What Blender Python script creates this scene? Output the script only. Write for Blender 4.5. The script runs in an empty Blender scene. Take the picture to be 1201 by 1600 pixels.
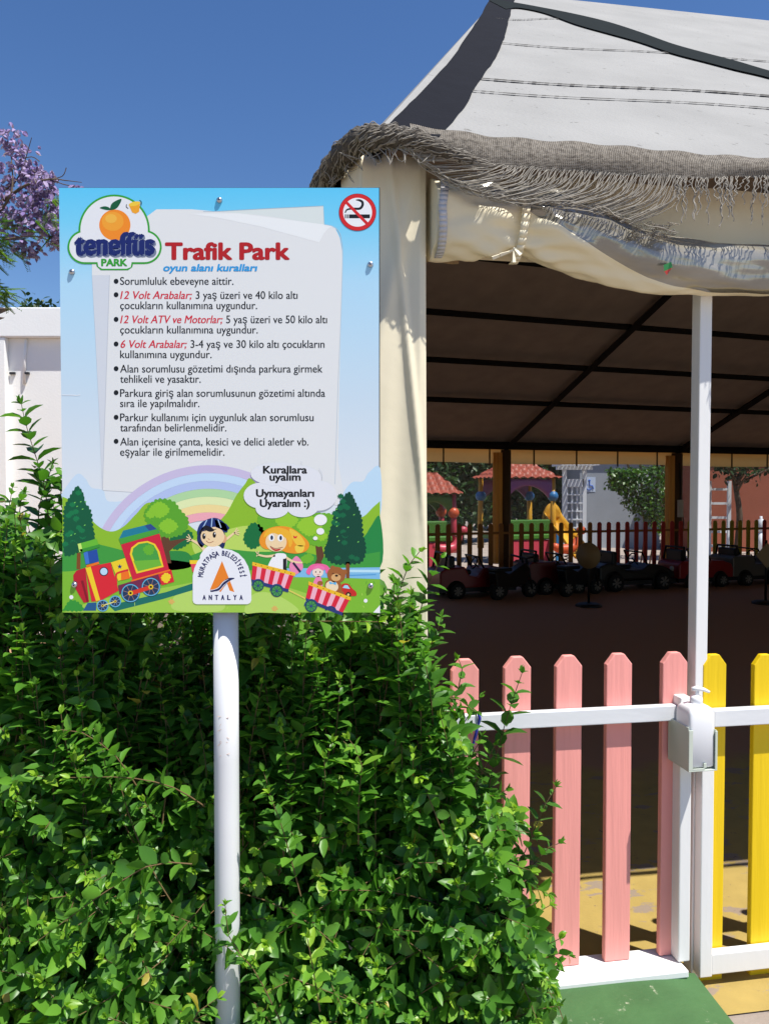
import bpy, bmesh, math, random
import numpy as np
from mathutils import Vector, Matrix
from mathutils.geometry import tessellate_polygon
random.seed(7); RNG = np.random.default_rng(7)
R = math.radians
SC = bpy.context.scene; COL = SC.collection

# ------------------------------------------------------------------ camera, sky, sun, exposure
F = 1200.0; CX = 600.5; CY = 800.0; PITCH = math.atan(30/F); CZ = 1.65
cam = bpy.data.cameras.new('camera'); cam_o = bpy.data.objects.new('camera', cam); COL.objects.link(cam_o)
cam.sensor_fit = 'VERTICAL'; cam.sensor_height = 36; cam.lens = 27.0
cam.clip_start = 0.05; cam.clip_end = 3000
cam_o.location = (0, 0, CZ); cam_o.rotation_euler = (R(90) - PITCH, 0, 0)
SC.camera = cam_o
SUN_EL = R(65.0)
SH = Vector((0.82, -0.57, 0)).normalized()
SUN = Vector((SH.x*math.cos(SUN_EL), SH.y*math.cos(SUN_EL), math.sin(SUN_EL)))
W = bpy.data.worlds.new('World'); SC.world = W; W.use_nodes = True
nt = W.node_tree; sky = nt.nodes.new('ShaderNodeTexSky'); sky.sky_type = 'NISHITA'; sky.sun_disc = False
sky.sun_elevation = SUN_EL; sky.sun_rotation = math.atan2(SUN.x, SUN.y)
sky.air_density = 1.0; sky.dust_density = 0.3; sky.ozone_density = 2.5
nt.nodes['Background'].inputs[1].default_value = 0.095
hs = nt.nodes.new('ShaderNodeHueSaturation'); hs.inputs['Saturation'].default_value = 1.22; hs.inputs['Hue'].default_value = 0.508; hs.inputs['Value'].default_value = 1.04
nt.links.new(sky.outputs[0], hs.inputs['Color']); nt.links.new(hs.outputs[0], nt.nodes['Background'].inputs[0])
sl = bpy.data.lights.new('sun', 'SUN'); sl.energy = 5.0; sl.angle = R(0.5); sl.color = (1, 0.96, 0.89)
slo = bpy.data.objects.new('sun', sl); COL.objects.link(slo); slo.location = (8, -6, 20)
slo.rotation_euler = SUN.to_track_quat('Z', 'Y').to_euler()
SC.view_settings.view_transform = 'Standard'; SC.view_settings.look = 'None'
SC.view_settings.exposure = 0.45; SC.view_settings.gamma = 1
SC.cycles.max_bounces = 8; SC.cycles.transparent_max_bounces = 24

# ------------------------------------------------------------------ helpers
def lin(c):
    return tuple(((v/255)/12.92 if v/255 <= 0.04045 else ((v/255+0.055)/1.055)**2.4) for v in c)
CP, SP = math.cos(PITCH), math.sin(PITCH)
def ray(px, py):
    a = (px-CX)/F; b = (CY-py)/F
    return Vector((a, CP + b*SP, -SP + b*CP))
def at(px, py, Y):
    r = ray(px, py); return Vector((0, 0, CZ)) + r*(Y/r.y)
def hit(px, py, p, n):
    r = ray(px, py); c = Vector((0, 0, CZ)); return c + r*((p-c).dot(n)/r.dot(n))
FA = R(9.5)
E_ = Vector((math.cos(FA), math.sin(FA), 0)); N_ = Vector((-math.sin(FA), math.cos(FA), 0))
O_ = Vector((0, 2.36, 0))
def fp(px, py, d=0.0):                 # the front plane of the pavilion at inward offset d: (along, inward, height)
    p = hit(px, py, O_ + N_*d, N_) - O_
    return Vector((p.dot(E_), d, p.z))
def fw(t, d, z): return O_ + E_*t + N_*d + Vector((0, 0, z))

def mat(name, rgb, rough=0.6, noise=0.0, nscale=6.0, bump=0.0, bscale=40.0, stretch=(1,1,1), spec=0.4,
        dirt=None, dirt_amt=0.0, dirt_scale=3.0, metal=0.0, raw=False):
    m = bpy.data.materials.new(name); m.use_nodes = True
    t = m.node_tree; b = t.nodes['Principled BSDF']
    c = tuple(rgb) if raw else lin(rgb)
    b.inputs['Base Color'].default_value = (*c, 1); b.inputs['Roughness'].default_value = rough
    b.inputs['Specular IOR Level'].default_value = spec; b.inputs['Metallic'].default_value = metal
    if noise or bump or dirt:
        tc = t.nodes.new('ShaderNodeTexCoord'); mp = t.nodes.new('ShaderNodeMapping'); mp.inputs['Scale'].default_value = stretch
        t.links.new(tc.outputs['Object'], mp.inputs[0])
        src = None
        if noise:
            n = t.nodes.new('ShaderNodeTexNoise'); n.inputs['Scale'].default_value = nscale; n.inputs['Detail'].default_value = 6
            t.links.new(mp.outputs[0], n.inputs[0])
            mr = t.nodes.new('ShaderNodeMapRange'); mr.inputs[1].default_value = 0.25; mr.inputs[2].default_value = 0.75
            mr.inputs[3].default_value = 1-noise; mr.inputs[4].default_value = 1+noise*0.6
            t.links.new(n.outputs[0], mr.inputs[0])
            mx = t.nodes.new('ShaderNodeMix'); mx.data_type = 'RGBA'; mx.blend_type = 'MULTIPLY'; mx.inputs[0].default_value = 1
            mx.inputs[6].default_value = (*c, 1); t.links.new(mr.outputs[0], mx.inputs[7]); src = mx.outputs[2]
        if dirt:
            n = t.nodes.new('ShaderNodeTexNoise'); n.inputs['Scale'].default_value = dirt_scale; n.inputs['Detail'].default_value = 9; n.inputs['Roughness'].default_value = 0.72
            t.links.new(mp.outputs[0], n.inputs[0])
            mr = t.nodes.new('ShaderNodeMapRange'); mr.inputs[1].default_value = 0.66-dirt_amt*0.3; mr.inputs[2].default_value = 0.70-dirt_amt*0.2
            t.links.new(n.outputs[0], mr.inputs[0])
            mx = t.nodes.new('ShaderNodeMix'); mx.data_type = 'RGBA'; t.links.new(mr.outputs[0], mx.inputs[0])
            if src: t.links.new(src, mx.inputs[6])
            else: mx.inputs[6].default_value = (*c, 1)
            mx.inputs[7].default_value = (*lin(dirt), 1); src = mx.outputs[2]
        if src: t.links.new(src, b.inputs['Base Color'])
        if bump:
            n = t.nodes.new('ShaderNodeTexNoise'); n.inputs['Scale'].default_value = bscale; n.inputs['Detail'].default_value = 5
            t.links.new(mp.outputs[0], n.inputs[0])
            bp = t.nodes.new('ShaderNodeBump'); bp.inputs['Strength'].default_value = bump; bp.inputs['Distance'].default_value = 0.01
            t.links.new(n.outputs[0], bp.inputs['Height']); t.links.new(bp.outputs[0], b.inputs['Normal'])
    return m

def translucent(m, rgb, f):
    t = m.node_tree; b = t.nodes['Principled BSDF']; o = t.nodes['Material Output']
    tr = t.nodes.new('ShaderNodeBsdfTranslucent'); tr.inputs[0].default_value = (*lin(rgb), 1)
    mx = t.nodes.new('ShaderNodeMixShader'); mx.inputs[0].default_value = f
    t.links.new(b.outputs[0], mx.inputs[1]); t.links.new(tr.outputs[0], mx.inputs[2]); t.links.new(mx.outputs[0], o.inputs[0])
    return m

class MB:
    def __init__(s): s.v = []; s.f = []; s.m = []; s.s = []
    def add(s, vs, fs, m=0, smooth=False):
        k = len(s.v); s.v += [tuple(v) for v in vs]
        for f in fs: s.f.append([k+i for i in f]); s.m.append(m); s.s.append(smooth)
    def box(s, a, b, m=0):
        x0,y0,z0 = a; x1,y1,z1 = b
        s.add([(x0,y0,z0),(x1,y0,z0),(x1,y1,z0),(x0,y1,z0),(x0,y0,z1),(x1,y0,z1),(x1,y1,z1),(x0,y1,z1)],
              [(0,3,2,1),(4,5,6,7),(0,1,5,4),(1,2,6,5),(2,3,7,6),(3,0,4,7)], m)
    def prism(s, pts, off, m=0, smooth=False):          # closed outline in 3D swept by off
        n = len(pts); off = Vector(off); a = [Vector(p) for p in pts]
        tris = tessellate_polygon([a])
        fs = [tuple(t) for t in tris] + [tuple(n+i for i in reversed(t)) for t in tris]
        fs += [(i, (i+1) % n, n+(i+1) % n, n+i) for i in range(n)]
        s.add(a + [p+off for p in a], fs, m, smooth)
    def flat(s, pts, m=0):
        a = [Vector(p) for p in pts]
        s.add(a, [tuple(t) for t in tessellate_polygon([a])], m)
    def tube(s, pts, r, n=8, m=0, cap=True):
        pts = [Vector(p) for p in pts]; k = len(pts)
        rs = r if hasattr(r, '__len__') else [r]*k
        vs = []; up = None
        for i, p in enumerate(pts):
            d = (pts[min(i+1, k-1)] - pts[max(i-1, 0)])
            d = d.normalized() if d.length > 1e-9 else Vector((0,0,1))
            if up is None:
                up = Vector((0,0,1)) if abs(d.z) < 0.9 else Vector((1,0,0))
            a = d.cross(up)
            if a.length < 1e-6: a = d.orthogonal()
            a.normalize(); up = a.cross(d).normalized(); b = up
            for j in range(n):
                q = 2*math.pi*j/n; vs.append(p + a*(rs[i]*math.cos(q)) + b*(rs[i]*math.sin(q)))
        fs = [(i*n+j, i*n+(j+1) % n, (i+1)*n+(j+1) % n, (i+1)*n+j) for i in range(k-1) for j in range(n)]
        if cap: fs += [tuple(range(n-1, -1, -1)), tuple((k-1)*n+j for j in range(n))]
        s.add(vs, fs, m, n > 5)
    def lathe(s, c, prof, n=16, axis='Z', m=0):          # prof: (radius, along)
        c = Vector(c); vs = []
        for r, h in prof:
            for j in range(n):
                q = 2*math.pi*j/n; a, b = r*math.cos(q), r*math.sin(q)
                vs.append(c + (Vector((a,b,h)) if axis == 'Z' else Vector((a,h,b)) if axis == 'Y' else Vector((h,a,b))))
        k = len(prof); fs = [(i*n+j, i*n+(j+1) % n, (i+1)*n+(j+1) % n, (i+1)*n+j) for i in range(k-1) for j in range(n)]
        fs += [tuple(range(n-1, -1, -1)), tuple((k-1)*n+j for j in range(n))]
        s.add(vs, fs, m, True)
    def grid(s, fn, nu, nv, m=0, smooth=True):
        vs = [fn(i/nu, j/nv) for j in range(nv+1) for i in range(nu+1)]
        fs = [(j*(nu+1)+i, j*(nu+1)+i+1, (j+1)*(nu+1)+i+1, (j+1)*(nu+1)+i) for j in range(nv) for i in range(nu)]
        s.add(vs, fs, m, smooth)
    def ball(s, c, r, n=12, m=0):
        r = r if hasattr(r, '__len__') else (r, r, r); c = Vector(c); vs = []
        k = max(5, n//2)
        for i in range(k+1):
            a = math.pi*i/k
            for j in range(n):
                q = 2*math.pi*j/n
                vs.append(c + Vector((r[0]*math.sin(a)*math.cos(q), r[1]*math.sin(a)*math.sin(q), r[2]*math.cos(a))))
        s.add(vs, [(i*n+j, (i+1)*n+j, (i+1)*n+(j+1) % n, i*n+(j+1) % n) for i in range(k) for j in range(n)], m, True)
    def build(s, name, mats, parent=None, off=(0,0,0), bevel=0.0, solid=0.0, clean=False):
        me = bpy.data.meshes.new(name)
        ox, oy, oz = off
        me.from_pydata([(x-ox, y-oy, z-oz) for x, y, z in s.v], [], s.f)
        for mm in (mats if isinstance(mats, (list, tuple)) else [mats]): me.materials.append(mm)
        me.polygons.foreach_set('material_index', s.m); me.polygons.foreach_set('use_smooth', s.s)
        if clean:
            bm = bmesh.new(); bm.from_mesh(me); bmesh.ops.recalc_face_normals(bm, faces=bm.faces[:]); bm.to_mesh(me); bm.free()
        me.update()
        o = bpy.data.objects.new(name, me); COL.objects.link(o)
        if parent: o.parent = parent
        if solid:
            q = o.modifiers.new('thickness', 'SOLIDIFY'); q.thickness = solid; q.offset = 0
        if bevel:
            q = o.modifiers.new('bevel', 'BEVEL'); q.width = bevel; q.segments = 2; q.limit_method = 'ANGLE'; q.angle_limit = R(40)
        return o

def thing(name, label, cat, loc=(0,0,0), rz=0.0, group=None):
    o = bpy.data.objects.new(name, None); COL.objects.link(o); o.empty_display_size = 0.1
    o.location = loc; o.rotation_euler = (0, 0, rz); o['label'] = label; o['category'] = cat
    if group: o['group'] = group
    return o
def tag(o, label, cat, group=None):
    o['label'] = label; o['category'] = cat
    if group: o['group'] = group
    return o
def struct(o): o['kind'] = 'structure'; return o
def dup(root, loc, rz, label):
    r = root.copy(); COL.objects.link(r); r.location = loc; r.rotation_euler = (0,0,rz); r['label'] = label
    for ch in list(root.children):
        c = ch.copy(); COL.objects.link(c); c.parent = r
        for g in list(ch.children):
            d = g.copy(); COL.objects.link(d); d.parent = c
    return r
def spline(pts, closed=True, k=6):
    P = [Vector(p) for p in pts]; n = len(P); out = []
    for i in range(n if closed else n-1):
        if closed: a, b, c, d = P[i-1], P[i], P[(i+1) % n], P[(i+2) % n]
        else: a, b, c, d = P[max(i-1,0)], P[i], P[i+1], P[min(i+2,n-1)]
        for j in range(k):
            t = j/k
            out.append(0.5*((2*b) + (c-a)*t + (2*a-5*b+4*c-d)*t*t + (3*b-a-3*c+d)*t**3))
    if not closed: out.append(P[-1])
    return out
def pl(pts, x):                                        # piecewise linear
    if x <= pts[0][0]: return pts[0][1]
    for (a, b), (c, d) in zip(pts, pts[1:]):
        if x <= c: return b + (d-b)*(x-a)/(c-a)
    return pts[-1][1]

# ------------------------------------------------------------------ ground, floor, kerb
M_ground = mat('paving_grey', (150,138,128), 0.9, 0.25, 5, 0.3, 60, dirt=(110,100,92), dirt_amt=0.3)
g = MB(); g.grid(lambda u, v: (-300+600*u, -60+660*v, 0), 12, 12, smooth=False)
struct(g.build('ground', M_ground))
def floor_material():
    m = mat('painted_floor', (164,141,78), 0.8, 0.12, 9, 0.15, 80)
    t = m.node_tree; b = t.nodes['Principled BSDF']; src = b.inputs['Base Color'].links[0].from_socket
    tc = t.nodes.new('ShaderNodeTexCoord')
    def mask(scale, lo, hi, stretch=(1,1,1), detail=8):
        mp = t.nodes.new('ShaderNodeMapping'); mp.inputs['Scale'].default_value = stretch; t.links.new(tc.outputs['Object'], mp.inputs[0])
        n = t.nodes.new('ShaderNodeTexNoise'); n.inputs['Scale'].default_value = scale; n.inputs['Detail'].default_value = detail; n.inputs['Roughness'].default_value = 0.65
        t.links.new(mp.outputs[0], n.inputs[0])
        mr = t.nodes.new('ShaderNodeMapRange'); mr.inputs[1].default_value = lo; mr.inputs[2].default_value = hi; t.links.new(n.outputs[0], mr.inputs[0])
        return mr.outputs[0]
    def over(src, fac, rgb):
        mx = t.nodes.new('ShaderNodeMix'); mx.data_type = 'RGBA'; t.links.new(fac, mx.inputs[0]); t.links.new(src, mx.inputs[6]); mx.inputs[7].default_value = (*lin(rgb), 1)
        return mx.outputs[2]
    src = over(src, mask(3.2, 0.57, 0.60, (1, 2.2, 1)), (140,124,108))
    src = over(src, mask(22, 0.64, 0.67), (120,100,80))
    # browner, slightly darker colour away from the fence
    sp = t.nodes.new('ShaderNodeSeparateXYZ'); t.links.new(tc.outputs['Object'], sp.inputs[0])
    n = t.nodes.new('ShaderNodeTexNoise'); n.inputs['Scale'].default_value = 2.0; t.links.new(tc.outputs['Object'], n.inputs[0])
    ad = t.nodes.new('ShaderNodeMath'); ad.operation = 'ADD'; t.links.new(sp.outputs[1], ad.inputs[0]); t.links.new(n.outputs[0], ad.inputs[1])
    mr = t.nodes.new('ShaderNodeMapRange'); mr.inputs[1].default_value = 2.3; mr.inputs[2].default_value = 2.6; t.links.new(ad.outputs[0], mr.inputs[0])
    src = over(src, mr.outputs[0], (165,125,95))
    t.links.new(src, b.inputs['Base Color'])
    return m
M_floor = floor_material()
g = MB(); g.grid(lambda u, v: (-5.5+18*u, -0.16+14.2*v, 0.006), 10, 10, smooth=False)
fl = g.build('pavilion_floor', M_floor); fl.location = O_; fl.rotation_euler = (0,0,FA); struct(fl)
M_kerb = mat('green_kerb_paint', (66,104,60), 0.7, 0.22, 7, 0.25, 50, dirt=(160,164,140), dirt_amt=0.16, dirt_scale=16)
ke = MB()
KZ = 0.10
k1 = fp(1084, 1533, -0.05); kx = k1.x
def kerb_pt(u, v):
    t = -2.2 + (kx+2.2)*u; d = -0.05 - 0.37*v
    end = max(0, (u-0.9)/0.1)
    t -= 0.03*v*end**0.5
    r = min(1, min(v, 1-v)*6 + 0.2)
    z = KZ - 0.004 - (0.05*max(0, (v-0.75)/0.25)**2) - 0.02*end**3
    return (t, d, z)
ke.grid(kerb_pt, 40, 10)
rim = [kerb_pt(i/40, 1) for i in range(41)] + [kerb_pt(1, 1-j/10) for j in range(1, 11)]
for a, b in zip(rim, rim[1:]): ke.add([a, b, (b[0]+0.008,b[1]-0.006,0), (a[0]+0.008,a[1]-0.006,0)], [(0,1,2,3)], 0, True)
kb = ke.build('kerb', M_kerb, clean=True); kb.location = O_; kb.rotation_euler = (0,0,FA); struct(kb)

# ------------------------------------------------------------------ rules sign
YS = 1.81; KS = YS/F; XP = (352-CX)*KS
sign = thing('rules_sign', 'printed playground rules board with toy train picture, bolted to a white pipe post', 'sign', (XP, YS, 0))
def S(px, py, L=0):                                     # print coordinates -> local
    p = at(px, py, YS-0.003)
    return Vector((p.x - XP, -0.003 - L*0.00004, p.z))
KP = 1.12; _pm = {}
def PC(rgb):
    if rgb not in _pm:
        c = [min(0.86, v*KP) for v in lin(rgb)]
        _pm[rgb] = mat('print_%d_%d_%d' % rgb, c, 0.42, spec=0.3, raw=True)
    return _pm[rgb]
class ART:
    def __init__(s): s.mb = MB(); s.mats = []
    def mi(s, rgb):
        m = PC(rgb)
        if m not in s.mats: s.mats.append(m)
        return s.mats.index(m)
    def poly(s, pts, rgb, L): s.mb.flat([S(x, y, L) for x, y in pts], s.mi(rgb))
    def curve(s, pts, rgb, L, k=6): s.poly([(p.x, p.y) for p in spline([(x,y,0) for x,y in pts], True, k)], rgb, L)
    def ell(s, x, y, rx, ry, rgb, L, rot=0, n=28):
        c, q = math.cos(R(rot)), math.sin(R(rot))
        s.poly([(x + rx*math.cos(a)*c - ry*math.sin(a)*q, y + rx*math.cos(a)*q + ry*math.sin(a)*c) for a in [2*math.pi*i/n for i in range(n)]], rgb, L)
    def line(s, pts, w, rgb, L, smooth=False):
        P = [Vector((x,y,0)) for x,y in pts]
        if smooth: P = spline(P, False, 6)
        n = len(P); ws = w if hasattr(w, '__len__') else None
        a, b = [], []
        for i, p in enumerate(P):
            d = (P[min(i+1,n-1)]-P[max(i-1,0)]).normalized(); q = Vector((-d.y, d.x, 0))
            h = (pl([(j/(len(ws)-1), v) for j, v in enumerate(ws)], i/(n-1)) if ws else w)/2
            a.append(p+q*h); b.append(p-q*h)
        mi = s.mi(rgb)
        for i in range(n-1):
            s.mb.add([S(v.x, v.y, L) for v in (a[i], a[i+1], b[i+1], b[i])], [(0,1,2,3)], mi)
    def ring(s, x, y, rx, ry, w, rgb, L, a0=0, a1=360, n=36):
        mi = s.mi(rgb)
        for i in range(n):
            q0, q1 = R(a0+(a1-a0)*i/n), R(a0+(a1-a0)*(i+1)/n)
            s.mb.add([S(x+(rx+e)*math.cos(q), y+(ry+e)*math.sin(q), L) for q, e in ((q0,w/2),(q1,w/2),(q1,-w/2),(q0,-w/2))], [(0,1,2,3)], mi)
    def bumpy(s, pts, rgb, L, amp=2.0, step=5.0, seed=1):
        rr = random.Random(seed); P = spline([(x,y,0) for x,y in pts], True, 8)
        c = sum(P, Vector())/len(P); out = []; acc = 0; ph = 0
        for i, p in enumerate(P):
            q = P[(i+1) % len(P)]; m = max(1, int((q-p).length/1.0))
            for j in range(m):
                w = p.lerp(q, j/m); acc += (q-p).length/m
                if acc > step: acc = 0; step_ = step*rr.uniform(0.7,1.3); ph = rr.uniform(0.5,1)
                d = (w-c).normalized(); w = w + d*amp*(abs(math.sin(math.pi*acc/step))-0.5)*(0.6+0.5*ph)
                out.append((w.x, w.y))
        s.poly(out, rgb, L)
    def build(s, name): return s.mb.build(name, s.mats, sign)
DG = bpy.context.evaluated_depsgraph_get
def text_mesh(body, bold=0.0):
    c = bpy.data.curves.new('lettering', 'FONT'); c.body = body; c.dimensions = '2D'; c.fill_mode = 'BOTH'; c.size = 1; c.offset = bold; c.resolution_u = 4
    o = bpy.data.objects.new('lettering', c); COL.objects.link(o); bpy.context.view_layer.update()
    me = bpy.data.meshes.new_from_object(o.evaluated_get(DG())); v = [tuple(x.co) for x in me.vertices]; f = [tuple(p.vertices) for p in me.polygons]
    bpy.data.objects.remove(o); bpy.data.meshes.remove(me)
    return v, f
CAPH = max(y for x, y, z in text_mesh('H')[0])
def text(art, body, x0, x1, base, cap, rgb, L, bold=0.0, slant=0.0):
    v, f = text_mesh(body); a = min(p[0] for p in v); b = max(p[0] for p in v)
    k = cap/CAPH; e = bold*cap*1.3; kx = (x1-x0-2*e)/(b-a); mi = art.mi(rgb)
    hits = [(0,0)] if e < 0.05 else [(-e,0),(e,0)] if bold < 0.02 else [(e*math.cos(q)*w, e*math.sin(q)*0.75*w) for w in ((1,) if bold < 0.05 else (1,0.5)) for q in [math.pi*j/4+.2 for j in range(8)]]
    for i, (dx, dy) in enumerate(hits):
        art.mb.add([S(x0+e+(x-a)*kx+slant*y*k+dx, base-y*k+dy, L+0.25*i) for x, y, z in v], f, mi)
Z1 = lambda x, y: (90+x/4.619, 280+y/4.619)
Z2 = lambda x, y: (340+x/4.448, 280+y/4.448)
Z3 = lambda x, y: (90+x/4.323, 600+y/4.323)
Z4 = lambda x, y: (340+x/4.448, 680+y/4.448)

# panel
M_panel = mat('printed_sky', (255,255,255), 0.42, spec=0.3)
t = M_panel.node_tree; tc = t.nodes.new('ShaderNodeTexCoord'); sx = t.nodes.new('ShaderNodeSeparateXYZ'); t.links.new(tc.outputs['Generated'], sx.inputs[0])
cr = t.nodes.new('ShaderNodeValToRGB'); t.links.new(sx.outputs[2], cr.inputs[0])
for i, (p, c) in enumerate([(0.0,(205,222,232)),(0.30,(208,214,218)),(0.5,(190,208,220)),(0.78,(165,205,235)),(0.92,(112,195,250)),(1.0,(88,188,252))]):
    e = cr.color_ramp.elements[i] if i < 2 else cr.color_ramp.elements.new(p)
    e.position = p; e.color = (*[min(0.86, v*KP) for v in lin(c)], 1)
t.links.new(cr.outputs[0], t.nodes['Principled BSDF'].inputs['Base Color'])
M_dark = mat('dark_metal', (38,38,42), 0.5, spec=0.5)
M_steel = mat('steel_screw', (190,190,195), 0.25, metal=0.9)
a, b = S(99.5, 957), S(594, 293.5); b.x = S(592, 957).x
bx = MB(); bx.box((a.x, -0.0028, a.z), (b.x, 0.0012, b.z)); panel = bx.build('panel', M_panel, sign)
bx = MB(); bx.box((a.x-0.001, 0.0012, a.z-0.001), (b.x+0.0022, 0.010, b.z+0.0022)); bx.build('backing_frame', M_dark, sign)
M_white_pipe = mat('white_pipe_paint', (216,217,218), 0.35, 0.05, 8, 0.05, 20, dirt=(170,140,110), dirt_amt=0.0, dirt_scale=14, stretch=(1,1,0.5))
pp = MB(); PX = XP*0.042/YS
pp.tube([(PX, 0.042, -0.05), (PX, 0.042, 0.6), (PX, 0.042, 1.0), (PX, 0.042, CZ-0.27)], 0.030, 28)
post = pp.build('post', M_white_pipe, sign)
sc_ = MB(); 
for i in range(9):
    zz = 1.02+0.012*i; sc_.tube([(PX-0.010+0.006*math.sin(i*2.1), 0.0132, zz), (PX+0.006+0.008*math.cos(i*1.7), 0.0128, zz+0.013*math.sin(i*1.3)+0.006)], 0.00045, 4)
sc_.build('rust_scratches', mat('rust_brown', (200,165,140), 0.9), post)
for x, y in [(343,313),(113,425),(578.5,413.5),(117,914),(579,915.5)]:
    q = MB(); p = S(x, y, 0); q.lathe((p.x, p.y, p.z), [(0.0072,0.0),(0.0070,-0.002),(0.0055,-0.0045),(0.003,-0.0055)], 14, 'Y')
    q.lathe((p.x, p.y, p.z), [(0.0022,-0.0052),(0.0022,-0.0060)], 6, 'Y', 1)
    q.build('screw', [M_steel, M_dark], sign)

# paper sheet
A = ART()
PAPER = (213,215,214)
A.poly([Z2(-110,222), Z2(0,222), Z2(300,205), Z2(735,184), Z2(741,318), Z2(0,330)], (205,213,210), 1)
A.poly([Z1(250,560), (144,430), (149,520), (155,640), (160,766), (540,790), (528,720), (531,560), (535,420), (534.5,392), (531,372), (524,357), (516,352.5), Z2(600,296), Z2(300,250), (350,331.5), (300,327), (245,327)], PAPER, 2)
A.poly([(144,430), (172,430), (168,520), (160,766), (155,640), (149,520)], (198,203,209), 3)
A.poly([(171,430), (172,430), (161,766), (160,766)], (178,184,192), 4)
A.poly([Z2(-30,238), Z2(150,238), Z2(740,315), Z2(800,325), Z2(765,345), Z2(735,380), Z2(705,440), Z2(300,330), Z2(0,268), Z2(-200,240)], (222,225,224), 4)
A.line([Z2(740,315), Z2(805,330), Z2(845,370), Z2(862,440), Z2(868,540), Z2(855,1000), Z2(838,1400), Z4(815,340)], 0.8, (175,190,200), 5, True)
A.line([Z2(-100,225), Z2(0,223), Z2(300,206), Z2(735,185), Z2(741,312)], 0.7, (150,180,195), 5)
A.line([(97.5,617), (118,617.5), (119,618), (126,617)], 0.9, (235,238,240), 6, False)
A.build('paper_sheet')

# landscape picture
A = ART(); L = 6
A.curve([(98,780),(98,770),Z3(130,610),Z3(190,640),Z3(230,700),Z3(310,720),Z3(340,790),Z3(450,790),Z3(560,760),Z3(600,900),Z3(400,1100),Z3(100,1050)], (188,208,224), L)
A.curve([Z4(1128,230),Z4(1050,260),Z4(1010,320),Z4(930,330),Z4(860,430),Z4(830,560),Z4(1000,620),Z4(1128,560)], (180,208,226), L)
for i, c in enumerate([(190,180,208),(184,206,234),(168,184,220),(166,204,150),(212,222,166),(230,206,142),(226,160,170)]):
    A.ring(326, 916, 183-12.3*i, 183-12.3*i, 12.4, c, L+1, 180, 360, 60)
LIME = (132,178,42)
A.poly([(98,776)] + [(p.x,p.y) for p in spline([(*Z3(45,765),0),(*Z3(90,790),0),(*Z3(200,890),0),(*Z3(290,970),0),(*Z3(370,996),0),(*Z3(450,960),0),(*Z3(530,880),0),(*Z3(620,800),0),(*Z3(760,860),0),(*Z3(870,940),0),(320,838,0),(345,842,0)], False, 6)] + [(345,957),(98,957)], LIME, L+2)
A.poly([(340,838)] + [(p.x,p.y) for p in spline([(345,812,0),(*Z4(70,530),0),(*Z4(130,420),0),(*Z4(190,340),0),(*Z4(230,300),0),(*Z4(330,400),0),(*Z4(480,520),0),(*Z4(700,540),0),(*Z4(880,560),0),(*Z4(1000,570),0),(*Z4(1080,500),0),(593.5,783,0)], False, 6)] + [(593.5,957),(340,957)], LIME, L+2)
A.curve([(300,850),(330,836),(380,822),(420,826),(450,850),(430,880),(330,885)], (176,204,92), L+3)
A.curve([Z4(1128,570),Z4(1060,640),Z4(1020,700),Z4(900,800),Z4(700,870),Z4(850,900),Z4(1128,920)], (32,128,62), L+3)
A.poly([(p.x,p.y) for p in spline([(98,852,0),(130,846,0),(200,862,0),(260,880,0),(330,858,0),(400,862,0),(470,862,0),(520,872,0),(593.5,862,0)], False, 5)] + [(593.5,957),(98,957)], (58,146,58), L+4)
A.curve([(240,866),(290,862),(300,885),(250,890)], (40,128,60), L+5)
A.poly([(p.x,p.y) for p in spline([(98,893,0),(115,892,0),(180,884,0),(250,874,0),(320,882,0),(400,892,0),(440,896,0),(520,902,0),(593.5,905,0)], False, 5)] + [(593.5,957),(98,957)], (118,176,48), L+5)
A.poly([Z4(480,925),Z4(820,922),Z4(1128,918),Z4(1128,1000),Z4(900,992),Z4(500,985)], (120,178,214), L+6)
A.line([Z4(830,942),Z4(1128,945)], 4, (178,214,234), L+7); A.line([Z4(900,975),Z4(1100,968)], 2, (84,150,200), L+7)
A.poly([(p.x,p.y) for p in spline([(100,957,0),(150,938,0),(220,925,0),(290,912,0),(330,905,0),(395,905,0),(440,915,0),(500,935,0),(545,957,0)], False, 5)], (150,192,70), L+6)
A.curve([Z3(780,1450),Z3(850,1400),Z3(960,1380),Z3(1100,1400),Z3(1110,1530),Z3(800,1530)], (172,204,98), L+7)
A.curve([Z4(230,1120),Z4(330,1090),Z4(470,1140),Z4(560,1230),Z4(300,1232),Z4(190,1232)], (172,204,98), L+7)
A.poly([(170,946),(260,925),(330,902),(335,912),(255,936),(180,955)], (20,104,92), L+7.5)
def fir(pts, dark, mid, lite, seed, sp):
    A.bumpy(pts, dark, L+8, 2.6, 6.5, seed)
    rr = random.Random(seed); xs = [p[0] for p in pts]; ys = [p[1] for p in pts]; cx = sum(xs)/len(xs); h = max(ys)-min(ys)
    for i in range(30):
        v = rr.random()**0.7; y = min(ys)+6+v*(h-14); w = (0.14+0.34*v)*(max(xs)-min(xs)); x = cx-3+rr.uniform(-w, w*0.6)
        A.bumpy([(x-5,y),(x,y-4),(x+5,y),(x,y+4)], mid if v < 0.5 else dark if i % 3 else mid, L+8.3+i*0.09, 1.4, 3, seed+i)
    for i in range(9): x = cx+rr.uniform(-.3,.3)*(max(xs)-min(xs)); y = min(ys)+h*rr.uniform(.2,.85); A.ell(x, y, 1.5, 0.8, lite, L+11.3+i*.1, -30)
A.poly([Z3(133,1140),Z3(158,1140),Z3(156,1250),Z3(130,1250)], (120,70,30), L+8)
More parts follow.
